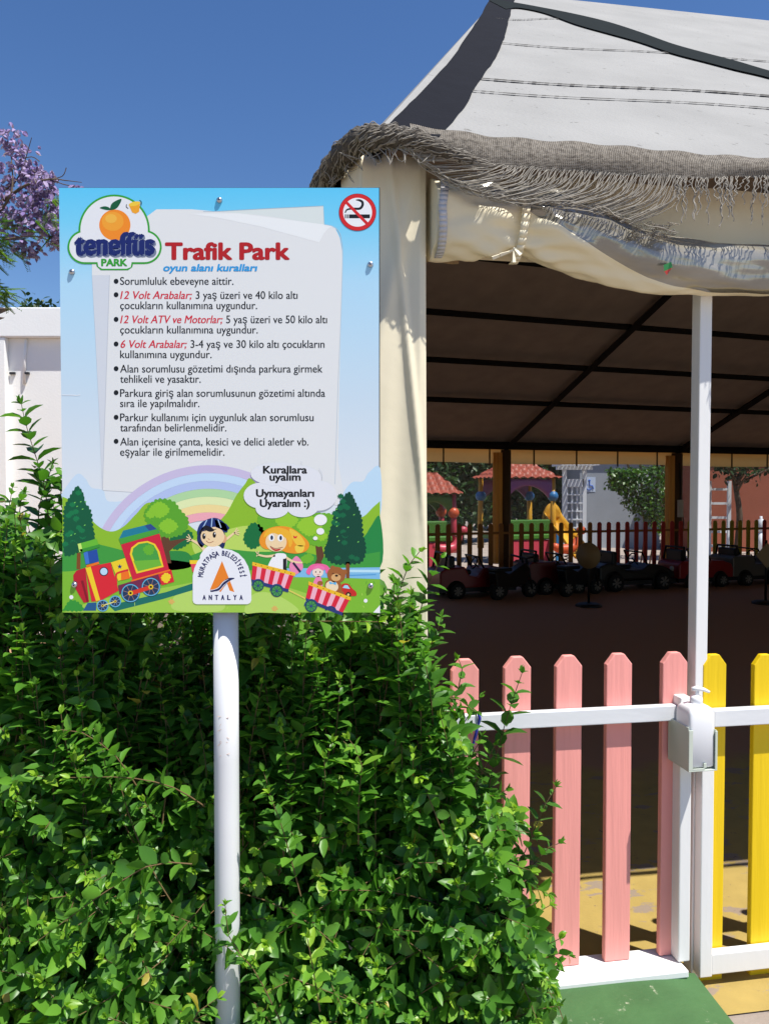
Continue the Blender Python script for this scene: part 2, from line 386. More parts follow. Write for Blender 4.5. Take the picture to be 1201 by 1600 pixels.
fir([Z3(135,690),Z3(175,740),Z3(190,800),Z3(228,860),Z3(240,960),Z3(250,1040),Z3(190,1100),Z3(110,1150),Z3(48,1150),Z3(45,1000),Z3(45,850),Z3(85,760)], (8,84,54), (14,112,66), (110,190,80), 3, 1)
A.poly([Z4(890,880),Z4(918,880),Z4(916,994),Z4(892,994)], (120,70,30), L+8)
fir([Z4(910,395),Z4(965,480),Z4(1000,570),Z4(1010,680),Z4(1030,790),Z4(1000,880),Z4(910,895),Z4(800,890),Z4(740,820),Z4(765,720),Z4(790,600),Z4(830,500)], (6,66,48), (10,96,60), (110,190,80), 11, 1)
def roundtree(trunk, pts, spots, seed, dk=(84,156,40), lt=(128,186,44)):
    A.poly(trunk, (92,58,38), L+8); A.bumpy(pts, dk, L+9, 2.4, 7, seed)
    for k, (x, y, r) in enumerate(spots): A.bumpy([(x-r,y),(x,y-r*.8),(x+r,y),(x,y+r*.8)], lt, L+9.5+k*.3, 1.8, 5, seed+k)
A.bumpy([Z3(760,1050),Z3(830,985),Z3(905,1000),Z3(905,1060),Z3(800,1120)], (14,100,56), L+7.6, 2, 6, 5)
roundtree([Z3(700,1020),Z3(745,1020),Z3(760,1060),Z3(880,1040),Z3(800,1090),Z3(755,1130),Z3(770,1210),Z3(715,1210)],
    [Z3(590,860),Z3(670,780),Z3(780,790),Z3(830,850),Z3(885,920),Z3(850,1010),Z3(740,1035),Z3(640,1000),Z3(600,930)], [(*Z3(690,850),16),(*Z3(750,960),15),(*Z3(630,880),8)], 21)
A.bumpy([Z4(185,690),Z4(240,610),Z4(310,640),Z4(330,720),Z4(250,790),Z4(190,750)], (14,104,54), L+9, 2, 6, 8)
roundtree([Z4(680,770),Z4(725,770),Z4(740,840),Z4(720,880),Z4(740,920),Z4(660,920),Z4(690,860)],
    [Z4(280,580),Z4(330,540),Z4(520,540),Z4(700,540),Z4(800,560),Z4(770,680),Z4(740,770),Z4(640,760),Z4(500,740),Z4(320,700)], [(*Z4(640,630),20),(*Z4(480,590),18),(*Z4(720,700),10)], 31, (100,166,40), (140,190,46))
A.bumpy([Z4(580,850),Z4(640,820),Z4(670,860),Z4(630,890),Z4(580,885)], (104,172,44), L+9.3, 1.5, 5, 41)
for p in [(95,1440,3.2),(480,0,0)][:1]: A.ell(*Z3(p[0],p[1]), p[2], p[2], (236,236,240), L+9)
A.ell(*Z4(1028,1150), 3, 3, (228,236,228), L+9); A.bumpy([Z3(50,1510),Z3(90,1460),Z3(150,1480),Z3(175,1530),Z3(50,1530)], (48,140,52), L+9, 2, 6, 4)
for p in (Z3(770,1470), Z4(397,1205)): A.bumpy([(p[0]-5,p[1]),(p[0],p[1]-4),(p[0]+5,p[1]),(p[0],p[1]+4)], (206,170,90), L+9, 1.6, 4, 9)
rr = random.Random(2)
for i in range(34):
    x, y = rr.uniform(110,590), rr.uniform(905,952)
    A.line([(x,y),(x+rr.uniform(-2,2),y-rr.uniform(3,6))], 0.8, (70,150,40) if i % 2 else (176,210,90), L+8)
A.poly([Z4(1080,1232),Z4(1128,1180),Z4(1128,1236)], (228,230,232), L+11)
# locomotive
L = 20
RED, BLU, YEL, ORG = (206,36,48), (30,72,150), (240,196,40), (230,110,30)
A.poly([Z3(175,1530),Z3(205,1478),Z3(265,1475),Z3(262,1530)], (30,84,130), L)
A.poly([Z3(108,1290),Z3(130,1260),Z3(190,1240),Z3(215,1470),Z3(180,1478),Z3(150,1430),Z3(112,1360)], (176,26,44), L)
A.poly([Z3(190,1240),Z3(360,1205),Z3(415,1395),Z3(290,1465),Z3(232,1470)], RED, L+1)
A.poly([Z3(190,1240),Z3(225,1232),Z3(290,1460),Z3(262,1466)], YEL, L+2); A.poly([Z3(160,1330),Z3(176,1325),Z3(212,1470),Z3(200,1475)], (126,18,34), L+2)
A.poly([Z3(195,1225),Z3(280,1200),Z3(285,1215),Z3(200,1240)], ORG, L+2)
A.poly([Z3(178,1140),Z3(268,1115),Z3(282,1200),Z3(192,1218)], BLU, L+2); A.poly([Z3(178,1140),Z3(205,1130),Z3(218,1212),Z3(192,1218)], (58,110,190), L+3)
A.poly([Z3(138,1080),Z3(265,1045),Z3(285,1095),Z3(160,1135)], (96,176,48), L+3); A.poly([Z3(138,1080),Z3(160,1075),Z3(172,1130),Z3(150,1135)], (190,222,110), L+4); A.poly([Z3(150,1118),Z3(285,1082),Z3(288,1100),Z3(165,1140)], (52,140,48), L+4)
A.poly([Z3(362,1205),Z3(458,1175),Z3(500,1300),Z3(412,1330)], YEL, L+2); A.line([Z3(400,1355),Z3(398,1290),Z3(420,1272),Z3(480,1255)], 3, RED, L+3, True)
A.poly([Z3(430,1275),Z3(480,1262),Z3(492,1312),Z3(432,1326)], ORG, L+3)
def star(x, y, r, rgb, L_): A.poly([(x+(r if i % 2 == 0 else r*.42)*math.sin(math.pi*i/5), y-(r if i % 2 == 0 else r*.42)*math.cos(math.pi*i/5)) for i in range(10)], rgb, L_)
star(*Z3(422,1233), 4.2, (20,50,110), L+4)
A.poly([Z3(430,1085),Z3(690,1010),Z3(755,1255),Z3(510,1325)], (196,30,56), L+1)
A.poly([Z3(415,1050),Z3(445,990),Z3(630,945),Z3(672,980),Z3(690,1000)], (24,118,142), L+2); A.poly([Z3(590,955),Z3(630,945),Z3(672,980),Z3(620,990)], (40,70,130), L+3)
A.poly([Z3(415,1045),Z3(680,978),Z3(686,1010),Z3(430,1082)], (64,152,56), L+3)
win = [Z3(535,1280),Z3(490,1150),Z3(500,1105),Z3(545,1070),Z3(610,1060),Z3(660,1080),Z3(690,1130),Z3(718,1235)]
A.poly(win, YEL, L+4)
cxw, cyw = sum(p[0] for p in win)/8, sum(p[1] for p in win)/8
A.poly([(cxw+(x-cxw)*0.86, cyw+(y-cyw)*0.86) for x, y in win], (66,150,62), L+5)
A.poly([Z3(515,1195),Z3(690,1185),Z3(706,1225),Z3(545,1265)], (104,172,52), L+6); A.bumpy([Z3(580,1110),Z3(620,1085),Z3(655,1105),Z3(640,1150),Z3(600,1150)], (94,168,44), L+6, 1.5, 4, 12)
A.poly([Z3(410,1360),Z3(760,1255),Z3(790,1335),Z3(600,1370),Z3(420,1420)], (110,36,70), L)
A.poly([Z3(680,1280),Z3(770,1255),Z3(790,1335),Z3(705,1360)], RED, L+2); A.bumpy([Z3(700,1310),Z3(732,1275),Z3(768,1300),Z3(735,1345)], YEL, L+3, 1.2, 4, 6)
A.line([Z3(500,1330),Z3(762,1256)], 2.4, ORG, L+3)
for x, y, r in [(495,1412,64),(632,1370,64),(307,1497,40),(392,1468,40)]:
    X, Y_ = Z3(x,y); r /= 4.323
    A.ell(X, Y_, r, r, (30,52,84), L+4); A.ring(X, Y_, r*.9, r*.9, 1.5, (96,172,206), L+5)
    for k in range(8): A.line([(X,Y_),(X+r*.85*math.cos(k*.785+.3),Y_+r*.85*math.sin(k*.785+.3))], 0.7, (160,120,110) if r > 12 else (120,150,180), L+5)
    A.ell(X, Y_, r*.22, r*.22, YEL, L+8); A.ell(X, Y_, r*.12, r*.12, (40,30,30), L+9)
A.line([Z3(490,1415),Z3(632,1372)], 6.5, (204,54,36), L+6); A.line([Z3(307,1497),Z3(392,1468)], 1.8, (216,206,120), L+6)
for x, y in ((495,1412),(632,1370)): A.ell(*Z3(x,y), 4, 4, (206,160,40), L+7); A.ell(*Z3(x,y), 2, 2, (40,30,30), L+8)
A.ell(*Z3(315,1266), 7, 7, (30,40,60), L+4); A.ell(*Z3(315,1266), 5.6, 5.6, (176,206,224), L+5)
A.ell(*Z3(118,1352), 4.5, 5, (80,60,70), L+3); A.ell(*Z3(116,1350), 3, 3.4, (190,190,190), L+4)
# boy
SKIN, SKD = (240,200,156), (210,160,118)
A.line([Z3(1000,1130),Z3(960,1085),Z3(905,1052)], [6,4.2,3], SKIN, L, True)
for dx, dy in ((-34,-22),(-36,-2),(-22,-38),(-30,12)): A.line([Z3(905,1052), Z3(905+dx,1052+dy)], 1.4, SKIN, L)
A.line([Z4(-60,760),Z4(40,735),Z4(115,680)], [6,4.2,3], SKIN, L, True)
for dx, dy in ((34,-22),(40,-2),(22,-34),(36,14)): A.line([Z4(115,680), Z4(115+dx,680+dy)], 1.4, SKIN, L)
A.curve([Z3(968,1180),Z3(1005,1105),Z3(1060,1090),Z3(1110,1110),Z3(1140,1200)], (230,234,240), L+1)
A.curve([Z3(945,1060),Z3(955,990),Z3(1000,950),Z3(1100,950),Z3(1130,1010),Z3(1130,1090),Z3(1100,1125),Z3(1085,1070),Z3(1000,1080),Z3(975,1105)], (24,40,86), L)
A.ell(*Z3(1048,1030), 18.5, 16, SKIN, L+2); A.ell(*Z3(1124,1045), 4.5, 6.5, SKD, L+1)
A.curve([Z3(945,1015),Z3(960,950),Z3(1010,915),Z3(1070,905),Z3(1125,935),Z3(1150,990),Z3(1130,1000),Z3(1070,965),Z3(1000,985)], (22,46,104), L+3)
A.poly([Z4(-20,585),Z4(60,615),Z4(86,645),Z4(60,668),Z4(-10,640)], (22,46,104), L+3)
for p, q in (((1010,918),(975,985)),((1045,905),(1040,965)),((1085,915),(1105,970))): A.line([Z3(*p),Z3(*q)], 1.6, (160,190,220), L+4)
A.curve([Z3(958,1000),Z3(1000,955),Z3(1060,985),Z3(1030,998),Z3(985,985),Z3(965,1020)], (20,20,30), L+4)
for x, y in ((990,1028),(1060,1018)): A.ell(*Z3(x,y), 2.6, 4.6, (24,24,30), L+5); A.ell(*Z3(x+4,y-8), 0.9, 1.4, (240,240,240), L+6); A.line([Z3(x-18,y-34),Z3(x+14,y-38)], 0.9, (30,24,24), L+5)
A.line([Z3(1005,1058),Z3(1025,1072),Z3(1055,1062)], 0.8, (150,80,60), L+5, True); A.line([Z3(1018,1040),Z3(1022,1050),Z3(1030,1048)], 0.7, (190,130,90), L+5)
A.poly([Z3(1030,1128),Z3(1048,1116),Z3(1046,1126)], (24,50,110), L+2)
A.poly([Z3(893,1190),Z3(955,1190),Z3(945,1215),Z3(895,1215)], YEL, L); A.poly([Z3(900,1215),Z3(945,1215),Z3(925,1270),Z3(912,1270)], (216,70,84), L)
# wagons
def wagon(tl, tr, br, bl_, wheels):
    mixp = lambda a, b, u: (a[0]+(b[0]-a[0])*u, a[1]+(b[1]-a[1])*u)
    for i in range(9):
        c = (206,34,58) if i % 2 == 0 else (236,170,184)
        A.poly([mixp(tl,tr,i/9), mixp(tl,tr,(i+1)/9), mixp(bl_,br,(i+1)/9), mixp(bl_,br,i/9)], c, L+3)
    up = (0, -5.5)
    A.poly([(tl[0]-1,tl[1]+1),(tr[0]+2,tr[1]+1),(tr[0]+2.5,tr[1]-4.5),(tl[0]-0.5,tl[1]-4.5)], (232,180,40), L+4)
    for i in range(7): p = mixp(tl,tr,(i+.5)/7); A.ell(p[0], p[1]-1.8, 0.8, 0.8, (90,60,20), L+5)
    A.poly([bl_, br, (br[0]-1,br[1]+5), (bl_[0]+1,bl_[1]+6)], (40,54,110), L+3)
    for X, Y_, r in wheels:
        A.ell(X, Y_, r, r, (64,140,70), L+4); A.ring(X, Y_, r*.9, r*.9, 1.4, (24,44,84), L+5)
        for k in range(8): A.line([(X,Y_),(X+r*.85*math.cos(k*.785+.2),Y_+r*.85*math.sin(k*.785+.2))], 0.7, (24,44,84), L+5)
        A.ring(X, Y_, r*1.08, r*1.08, 1.6, (36,60,120), L+5, 180, 360); A.ell(X, Y_, r*.2, r*.2, (40,60,120), L+6)
A.line([Z4(490,1075),Z4(610,1135)], 2.4, (206,196,90), L+2)
wagon(Z4(245,900), Z4(530,975), Z4(495,1070), Z4(235,1000), [(*Z4(283,1045),9),(*Z4(412,1082),9.5)])
wagon(Z4(635,1035), Z4(915,1145), Z4(870,1232), Z4(612,1130), [(*Z4(650,1187),9.5)])
A.ring(*Z4(785,1228), 8, 8, 3, (30,54,110), L+5, 200, 340)
# girl
A.curve([Z4(290,740),Z4(320,670),Z4(400,635),Z4(500,640),Z4(580,690),Z4(635,750),Z4(620,800),Z4(560,822),Z4(480,815),Z4(420,790),Z4(330,790)], (224,142,36), L)
A.curve([Z4(500,650),Z4(570,690),Z4(610,760),Z4(560,770),Z4(520,720)], (240,186,60), L+1); A.curve([Z4(540,770),Z4(600,770),Z4(590,810),Z4(550,815)], (244,196,70), L+1)
A.ell(*Z4(407,740), 16.5, 15.5, SKIN, L+2, 12)
A.curve([Z4(320,710),Z4(345,660),Z4(420,640),Z4(500,670),Z4(520,740),Z4(500,780),Z4(480,720),Z4(420,690),Z4(380,680),Z4(345,700)], (238,170,44), L+3)
A.curve([Z4(345,930),Z4(390,835),Z4(440,820),Z4(480,840),Z4(470,940),Z4(400,940)], (232,234,238), L+1)
A.line([Z4(400,835),Z4(340,842),Z4(280,830)], [4,3.4,2.6], SKIN, L+1, True); A.line([Z4(475,850),Z4(530,880),Z4(590,885)], [4,3.4,2.6], SKIN, L+2, True)
for dx, dy in ((-14,-22),(-10,12),(6,-26)): A.line([Z4(280,830),Z4(280+dx,830+dy)], 1.3, SKIN, L+1)
A.poly([Z4(455,860),Z4(480,855),Z4(478,940),Z4(455,935)], (26,26,34), L+2); A.line([Z4(525,885),Z4(575,950)], 3.4, (30,26,60), L+3)
for x, y in ((375,712),(437,714)): A.ell(*Z4(x,y), 4.6, 5.6, (240,242,244), L+4); A.ell(*Z4(x+2,y), 2.1, 3.6, (28,44,70), L+5)
A.curve([Z4(365,775),Z4(400,792),Z4(440,788),Z4(425,802),Z4(395,803)], (180,40,44), L+4); A.line([Z4(365,770),Z4(400,786),Z4(455,778)], 0.8, (130,60,40), L+5, True)
A.poly([Z4(525,695),Z4(540,705),Z4(555,698),Z4(548,715),Z4(530,716)], (210,50,50), L+5)
A.curve([Z4(500,900),Z4(545,840),Z4(585,880),Z4(590,930),Z4(540,970),Z4(510,950)], (222,130,170), L-1)
# doll, bear, little car
A.curve([Z4(615,950),Z4(645,905),Z4(700,892),Z4(760,905),Z4(782,945),Z4(755,960),Z4(740,930),Z4(660,935),Z4(640,970)], (230,96,150), L); A.ell(*Z4(697,952), 8.6, 7.6, (246,206,190), L+1)
A.curve([Z4(660,935),Z4(690,905),Z4(740,915),Z4(735,940),Z4(700,925)], (236,112,164), L+2); A.curve([Z4(665,1040),Z4(685,985),Z4(715,985),Z4(728,1050)], (234,126,166), L+1)
for x in (682,712): A.ell(*Z4(x,950), 0.9, 1.3, (60,40,40), L+2)
A.line([Z4(690,966),Z4(700,970),Z4(710,965)], 0.6, (190,70,80), L+2)
BR, BR2 = (150,90,44), (206,160,104)
A.ell(*Z4(800,925), 4.2, 4.2, BR, L); A.ell(*Z4(882,950), 4, 4, BR, L); A.curve([Z4(745,1050),Z4(760,1010),Z4(820,1005),Z4(860,1040),Z4(850,1110),Z4(760,1080)], BR, L+1)
A.ell(*Z4(795,1050), 10, 8.5, (226,206,170), L+2, 20); A.ell(*Z4(825,970), 14.5, 12.5, BR, L+2, 12); A.ell(*Z4(822,988), 7.5, 5.8, BR2, L+3)
A.ell(*Z4(826,976), 2.4, 1.8, (50,28,20), L+4); A.line([Z4(795,962),Z4(803,958),Z4(810,964)], 0.9, (50,28,20), L+4); A.line([Z4(838,968),Z4(847,966),Z4(854,972)], 0.9, (50,28,20), L+4)
A.poly([Z4(775,1015),Z4(800,1026),Z4(825,1020),Z4(822,1042),Z4(800,1032),Z4(778,1036)], (90,170,214), L+4); A.ell(*Z4(712,1028), 4.5, 3.6, BR, L+3)
A.curve([Z4(850,1070),Z4(865,1035),Z4(905,1032),Z4(935,1065),Z4(962,1090),Z4(955,1118),Z4(860,1105)], (190,40,36), L); A.poly([Z4(868,1060),Z4(882,1042),Z4(902,1042),Z4(920,1068)], (150,206,230), L+1)
A.ell(*Z4(908,1108), 4.2, 4.2, (30,24,24), L+2); A.ell(*Z4(908,1108), 1.9, 1.9, (214,196,130), L+3); A.ell(*Z4(860,1098), 3.8, 3.2, BR, L+2)
A.build('train_picture')

# speech cloud
A = ART(); L = 28; CW = (214,216,220)
for i, (x, y, rx, ry) in enumerate([(470,400,250,90),(300,420,118,90),(380,510,115,68),(590,500,110,70),(700,420,128,105),(420,270,190,80),(560,300,160,90)]): A.ell(*Z4(x,y), rx/4.448, ry/4.448, CW, L+0.25*i)
for x, y, r in ((715,588,43),(714,668,26),(679,716,15)): A.ell(*Z4(x,y), r/4.448*1.04, r/4.448*.88, (236,238,240), L)
for s_, x0, x1, b_ in (('Kurallara',411,480,739.6),('uyalım',421,470,750.8),('Uymayanları',400,491,776),('Uyaralım :)',406,484,791.8)):
    text(A, s_, x0, x1, b_, 11.3, (16,16,20), L+2, 0.05)
A.line([Z4(580,180),Z4(588,195)], 0.6, (190,196,206), L+1); A.line([Z4(705,230),Z4(725,265),Z4(728,310)], 0.6, (190,196,206), L+1, True)
A.build('speech_cloud')

# headings and rules
A = ART(); text(A, 'Trafik Park', 258, 453, 405, 25, (170,28,30), 8, 0.055); A.build('heading')
A = ART(); text(A, 'oyun alanı kuralları', 254.5, 401, 423.6, 10.6, (44,146,206), 8, 0.05, 0.2); A.build('subheading')
INK, RD = (22,24,28), (196,30,52)
RULES = [[(439.5,), ('Sorumluluk ebeveyne aittir.',188,365,445,INK)],
 [(460.5,), ('12 Volt Arabalar;',188,301,467,RD), ('3 yaş üzeri ve 40 kilo altı',306,465,467,INK), ('çocukların kullanımına uygundur.',188,402,483,INK)],
 [(499,), ('12 Volt ATV ve Motorlar;',188,349,505,RD), ('5 yaş üzeri ve 50 kilo altı',353.5,511,505,INK), ('çocukların kullanımına uygundur.',188,403,521,INK)],
 [(537.5,), ('6 Volt Arabalar;',188,293,543.5,RD), ('3-4 yaş ve 30 kilo altı çocukların',298,507,543.5,INK), ('kullanımına uygundur.',188,331,559.5,INK)],
 [(576,), ('Alan sorumlusu gözetimi dışında parkura girmek',188,504,582,INK), ('tehlikeli ve yasaktır.',188,314,598,INK)],
 [(613.5,), ('Parkura giriş alan sorumlusunun gözetimi altında',188,508,620,INK), ('sıra ile yapılmalıdır.',188,312,636,INK)],
 [(652,), ('Parkur kullanımı için uygunluk alan sorumlusu',188,490,658,INK), ('tarafından belirlenmelidir.',188,354,674,INK)],
 [(689.5,), ('Alan içerisine çanta, kesici ve delici aletler vb.',188,482,696,INK), ('eşyalar ile girilmemelidir.',188,351,712,INK)]]
for rule in RULES:
    A = ART(); A.ell(181.8, rule[0][0], 3.7, 3.9, INK, 8)
    for s_, x0, x1, b_, c in rule[1:]:
        text(A, s_, x0, x1-(2 if c is RD else 0), b_, 12.0, c, 8, 0.018 if c is RD else 0.010, 0.2 if c is RD else 0)
    A.build('rule_text')

# no smoking symbol
A = ART(); X, Y_ = 558.5, 331.7
A.ell(X, Y_, 29.2, 29.2, (90,20,24), 8, n=48); A.ell(X, Y_, 28.6, 28.6, (198,34,36), 9, n=48); A.ell(X, Y_, 22.6, 22.6, (222,224,226), 10, n=48)
A.poly([Z2(912,245),Z2(1058,245),Z2(1058,272),Z2(912,272)], (20,22,26), 11); A.poly([Z2(884,245),Z2(892,245),Z2(892,272),Z2(884,272)], (20,22,26), 11); A.poly([Z2(898,245),Z2(907,245),Z2(907,272),Z2(898,272)], (20,22,26), 11)
A.line([Z2(885,235),Z2(900,212),Z2(940,205),Z2(985,205),Z2(1005,185),Z2(1005,160),Z2(985,147),Z2(960,145)], [1.5,2.4,3.2,3.8,4,4,3.4,1], (20,22,26), 11, True)
A.line([(X-20.5,Y_-18.5),(X+17.5,Y_+20.5)], 4.6, (198,34,36), 12)
A.build('no_smoking_symbol')

# round park logo
A = ART(); L = 9
def cloud(e, rgb, L_):
    A.ell(*Z1(410,368), (250+e)/4.619, (250+e)/4.619, rgb, L_, n=60); A.ell(*Z1(198,490), (118+e)/4.619, (116+e)/4.619, rgb, L_+.25, n=40); A.ell(*Z1(628,490), (118+e)/4.619, (116+e)/4.619, rgb, L_+.5, n=40)
    x0, x1, y0, y1 = 205, 625, 380, 606+e; A.poly([Z1(x0,y0),Z1(x1,y0),Z1(x1,y1),Z1(x0,y1)], rgb, L_+.75)
    A.poly([Z1(282-e,590),Z1(545+e,590),Z1(535+e*.8,635),Z1(505+e*.6,652+e*.8),Z1(318-e*.6,652+e*.8),Z1(290-e*.8,630)], rgb, L_+1)
cloud(7, (52,150,48), L-2); cloud(-7, (216,218,220), L+0.5)
A.ell(*Z1(415,331), 24.4, 24.2, (232,132,34), L+3, n=44); A.ell(*Z1(400,305), 17, 15, (242,152,46), L+4, n=32); A.ell(*Z1(388,285), 9, 7, (248,172,66), L+5)
A.curve([Z1(306,208),Z1(340,196),Z1(372,204),Z1(386,222),Z1(350,222)], (20,84,50), L+5); A.curve([Z1(384,222),Z1(388,185),Z1(415,160),Z1(463,143),Z1(445,190),Z1(420,215)], (20,84,50), L+5)
A.poly([Z1(515,185),Z1(598,168),Z1(590,235),Z1(565,250),Z1(540,240)], (226,156,40), L+5); A.ell(*Z1(557,178), 9.2, 3.4, (246,190,60), L+6, -12)
A.line([Z1(500,182),Z1(498,200),Z1(512,212)], 1.2, (30,34,44), L+6, True); A.line([Z1(592,152),Z1(606,165),Z1(604,190)], 1.2, (30,34,44), L+6, True)
for dx, dy, c, LL in ((0.9,1.2,(120,130,150),L+6),(0,0,(24,36,98),L+7)):
    text(A, 'teneffüs', 116+dx, 244+dx, 398.5+dy, 33, c, LL, 0.085)
text(A, 'PARK', 158.5, 199.5, 415.6, 10.6, (52,150,48), L+7, 0.06)
A.build('park_logo')

# municipality badge
A = ART(); L = 32
X = 346.5
A.poly([(301.5,938),(301.5,900),(304,888),(309,877),(317,867),(327,860.5),(338,857.5),(350,857),(362,859.5),(373,865),(382,874),(388,885),(391.5,898),(393,912),(393,938),(391,942),(387,944),(307,944),(303,942)], (222,224,230), L)
A.poly([Z3(1112,1195),Z4(118,1090),Z4(85,1080),Z4(60,1010),Z4(40,1000)], (222,124,36), L+1)
A.poly([Z3(1112,1195),(340,922),(331,921),Z3(1030,1390)], (222,124,36), L+1.25)
A.poly([Z3(1112,1195),(352,915),(345,925),(333,918)], (222,124,36), L+1.5)
A.line([(329,923.5),(340,921),(350,912),(358,905.5),(366.5,903.5)], [2.5,5,7,5,1], (26,34,82), L+2, True)
A.line([(330,922.2),(341,918.5),(349,909.5),(357,904.8)], [0.6,1.1,1.1,0.4], (222,224,230), L+3, True)
A.line([(334,924.5),(343,922.5),(351,914),(359,907.8)], [0.4,0.8,0.9,0.3], (222,224,230), L+3, True)
word = 'MURATPAŞA BELEDİYESİ'; n = len(word)
for i, ch in enumerate(word):
    if ch == ' ': continue
    th = R(190 + 161*i/(n-1)); v, f = text_mesh(ch); cx_ = (min(p[0] for p in v)+max(p[0] for p in v))/2
    px, py = X+31.5*math.cos(th), 906+40*math.sin(th)
    tx, ty = -31.5*math.sin(th), 40*math.cos(th); q = math.hypot(tx,ty); tx, ty = tx/q, ty/q; ux, uy = ty, -tx
    k = 7.6/CAPH; mi = A.mi((28,32,84))
    for j, (ex, ey) in enumerate(((-.45,0),(.45,0),(0,.4),(0,-.4))):
        A.mb.add([S(px+ex+(a_-cx_)*k*0.7*tx+b_*k*ux-2*ux, py+ey+(a_-cx_)*k*0.7*ty+b_*k*uy-2*uy, L+1+j*.25) for a_, b_, _ in v], f, mi)
for i, ch in enumerate('ANTALYA'): x = 319.5+9.6*i; text(A, ch, x-2.7, x+2.7, 937.2, 7.4, (28,32,84), L+1, 0.05)
A.build('municipal_badge')

# ------------------------------------------------------------------ pavilion
SLX = 0.79
pe = fp(760, 215, -0.12); ZE = pe.z
LA = R(24); LD = Vector((-math.sin(LA), math.cos(LA), 0)); LN = Vector((math.cos(LA), math.sin(LA), 0))
CPT = fw(fp(592, 200, -0.12).x, -0.12, ZE)
RA = R(18); RD_ = Vector((math.cos(RA), math.sin(RA), 0)); RN = Vector((-math.sin(RA), math.cos(RA), 0))
R0 = at(790, 690, 13.6); ZR = R0.z; SR = 0.41
R0g = Vector((R0.x, R0.y, 0))
def pf(x, y, up=0): return ZE + SLX*((Vector((x,y,0))-O_).dot(N_)+0.12)
def plane3(n1, d1, n2, d2, n3, d3):
    m = np.array([n1, n2, n3], float); return Vector(np.linalg.solve(m, np.array([d1,d2,d3], float)))
# planes as n.p = d
nF = Vector((-SLX*N_.x, -SLX*N_.y, 1)); dF = nF.dot(CPT)
nR = Vector((SR*RN.x, SR*RN.y, 1)); dR = nR.dot(R0)
nR_edge = None
SLL = 1.18
nL = Vector((-SLL*LN.x, -SLL*LN.y, 1)); dL = nL.dot(CPT)
APEX = plane3(nF, dF, nR, dR, nL, dL)
XR = 12.0; nX = Vector((1,0,0))
RIDGE_R = plane3(nF, dF, nR, dR, nX, XR)
FR_R = plane3(nF, dF, (0,0,1), ZE, nX, XR)
RR_R = plane3(nR, dR, (0,0,1), ZR-0.1, nX, XR)
RR_L = plane3(nR, dR, (0,0,1), ZR-0.1, nL, dL)
pav = thing('pavilion', 'tented play pavilion with pale canvas hip roof, cream curtains and frayed net eaves', 'pavilion', fw(0,0,0))
PB = pav.location.copy()
M_canvas = mat('roof_canvas', (146,145,142), 0.85, 0.12, 3, 0.35, 70, dirt=(104,102,98), dirt_amt=0.13, dirt_scale=22)
M_lining = mat('dark_lining', (172,156,144), 0.9, 0.15, 4)
M_black = mat('black_band', (26,27,33), 0.9, 0.12, 12, 0.2, 60, spec=0.1)
M_beam = mat('black_beam', (16,13,11), 0.8)
M_wall = mat('dark_cream_wall', (170,150,110), 0.9, 0.1, 3)
rf = MB()
def tri_sub(a, b, c, n=1): rf.add([a,b,c], [(0,1,2)])
rf.add([CPT, FR_R, RIDGE_R, APEX], [(0,1,2,3)]); rf.add([CPT, APEX, RR_L], [(0,1,2)]); rf.add([APEX, RIDGE_R, RR_R, RR_L], [(0,1,2,3)])
roof = rf.build('roof', M_canvas, pav, PB)
nFu = nF.normalized()
def onF(px, py, up=0.006): return hit(px, py, CPT + nFu*up, nFu)
# black hip band with ragged edge
b = MB()
left = [(768,-6),(752,21),(729,57),(696,102),(648,153),(612,189),(604,200)]
right = [(806,-6),(800,10),(793,39),(786,63),(775,88),(757,114),(741,138),(724,168),(693,204),(686,214)]
ls = spline([(x,y,0) for x,y in left], False, 6); rs = spline([(x,y,0) for x,y in right], False, 6)
rr = random.Random(4)
for P in (ls, rs):
    for p in P: p.x += rr.uniform(-1.0,1.0)
N = 60
def samp(P, u): 
    q = u*(len(P)-1); i = min(int(q), len(P)-2); return P[i].lerp(P[i+1], q-i)
b.grid(lambda u, v: onF(*(samp(ls,v).lerp(samp(rs,v),u).xy)), 4, N)
b.build('hip_band', M_black, roof, PB)
b = MB()
top = [(757,-3),(800,3),(850,12),(900,22),(950,34),(1000,50),(1050,68),(1100,82),(1150,95),(1201,110),(1300,136)]
bot = [(790,14),(810,12),(850,20),(900,38),(950,52),(1000,66),(1050,83),(1100,96),(1150,109),(1201,121),(1300,150)]
ts = spline([(x,y,0) for x,y in top], False, 5); bs = spline([(x,y,0) for x,y in bot], False, 5)
b.grid(lambda u, v: onF(*(samp(ts,u).lerp(samp(bs,u),v).xy), 0.009), 60, 2)
b.build('ridge_band', mat('dark_green_band', (26,32,32), 0.9, 0.15, 12, spec=0.1), roof, PB)
M_seam = mat('dark_seam', (72,69,64), 0.9, 0.4, 60)
for (x0,y0,x1,y1,w) in ((752,122,1201,154,1.6),(738,141,1201,173,1.2),(780,66,1090,92,0.9),(775,28,830,31,0.7)):
    b = MB(); rr = random.Random(int(y0)); n = 90
    pts = [(x0+(x1*1.12-x0)*i/n, y0+(y1+(y1-y0)*.12-y0)*i/n + 1.6*math.sin(i/11)) for i in range(n+1)]
    for (p, q) in zip(pts, pts[1:]):
        h = w*rr.uniform(0.2,0.75)
        b.add([onF(p[0],p[1]-h), onF(q[0],q[1]-h), onF(q[0],q[1]+h), onF(p[0],p[1]+h)], [(0,1,2,3)])
    b.build('seam', M_seam, roof, PB)
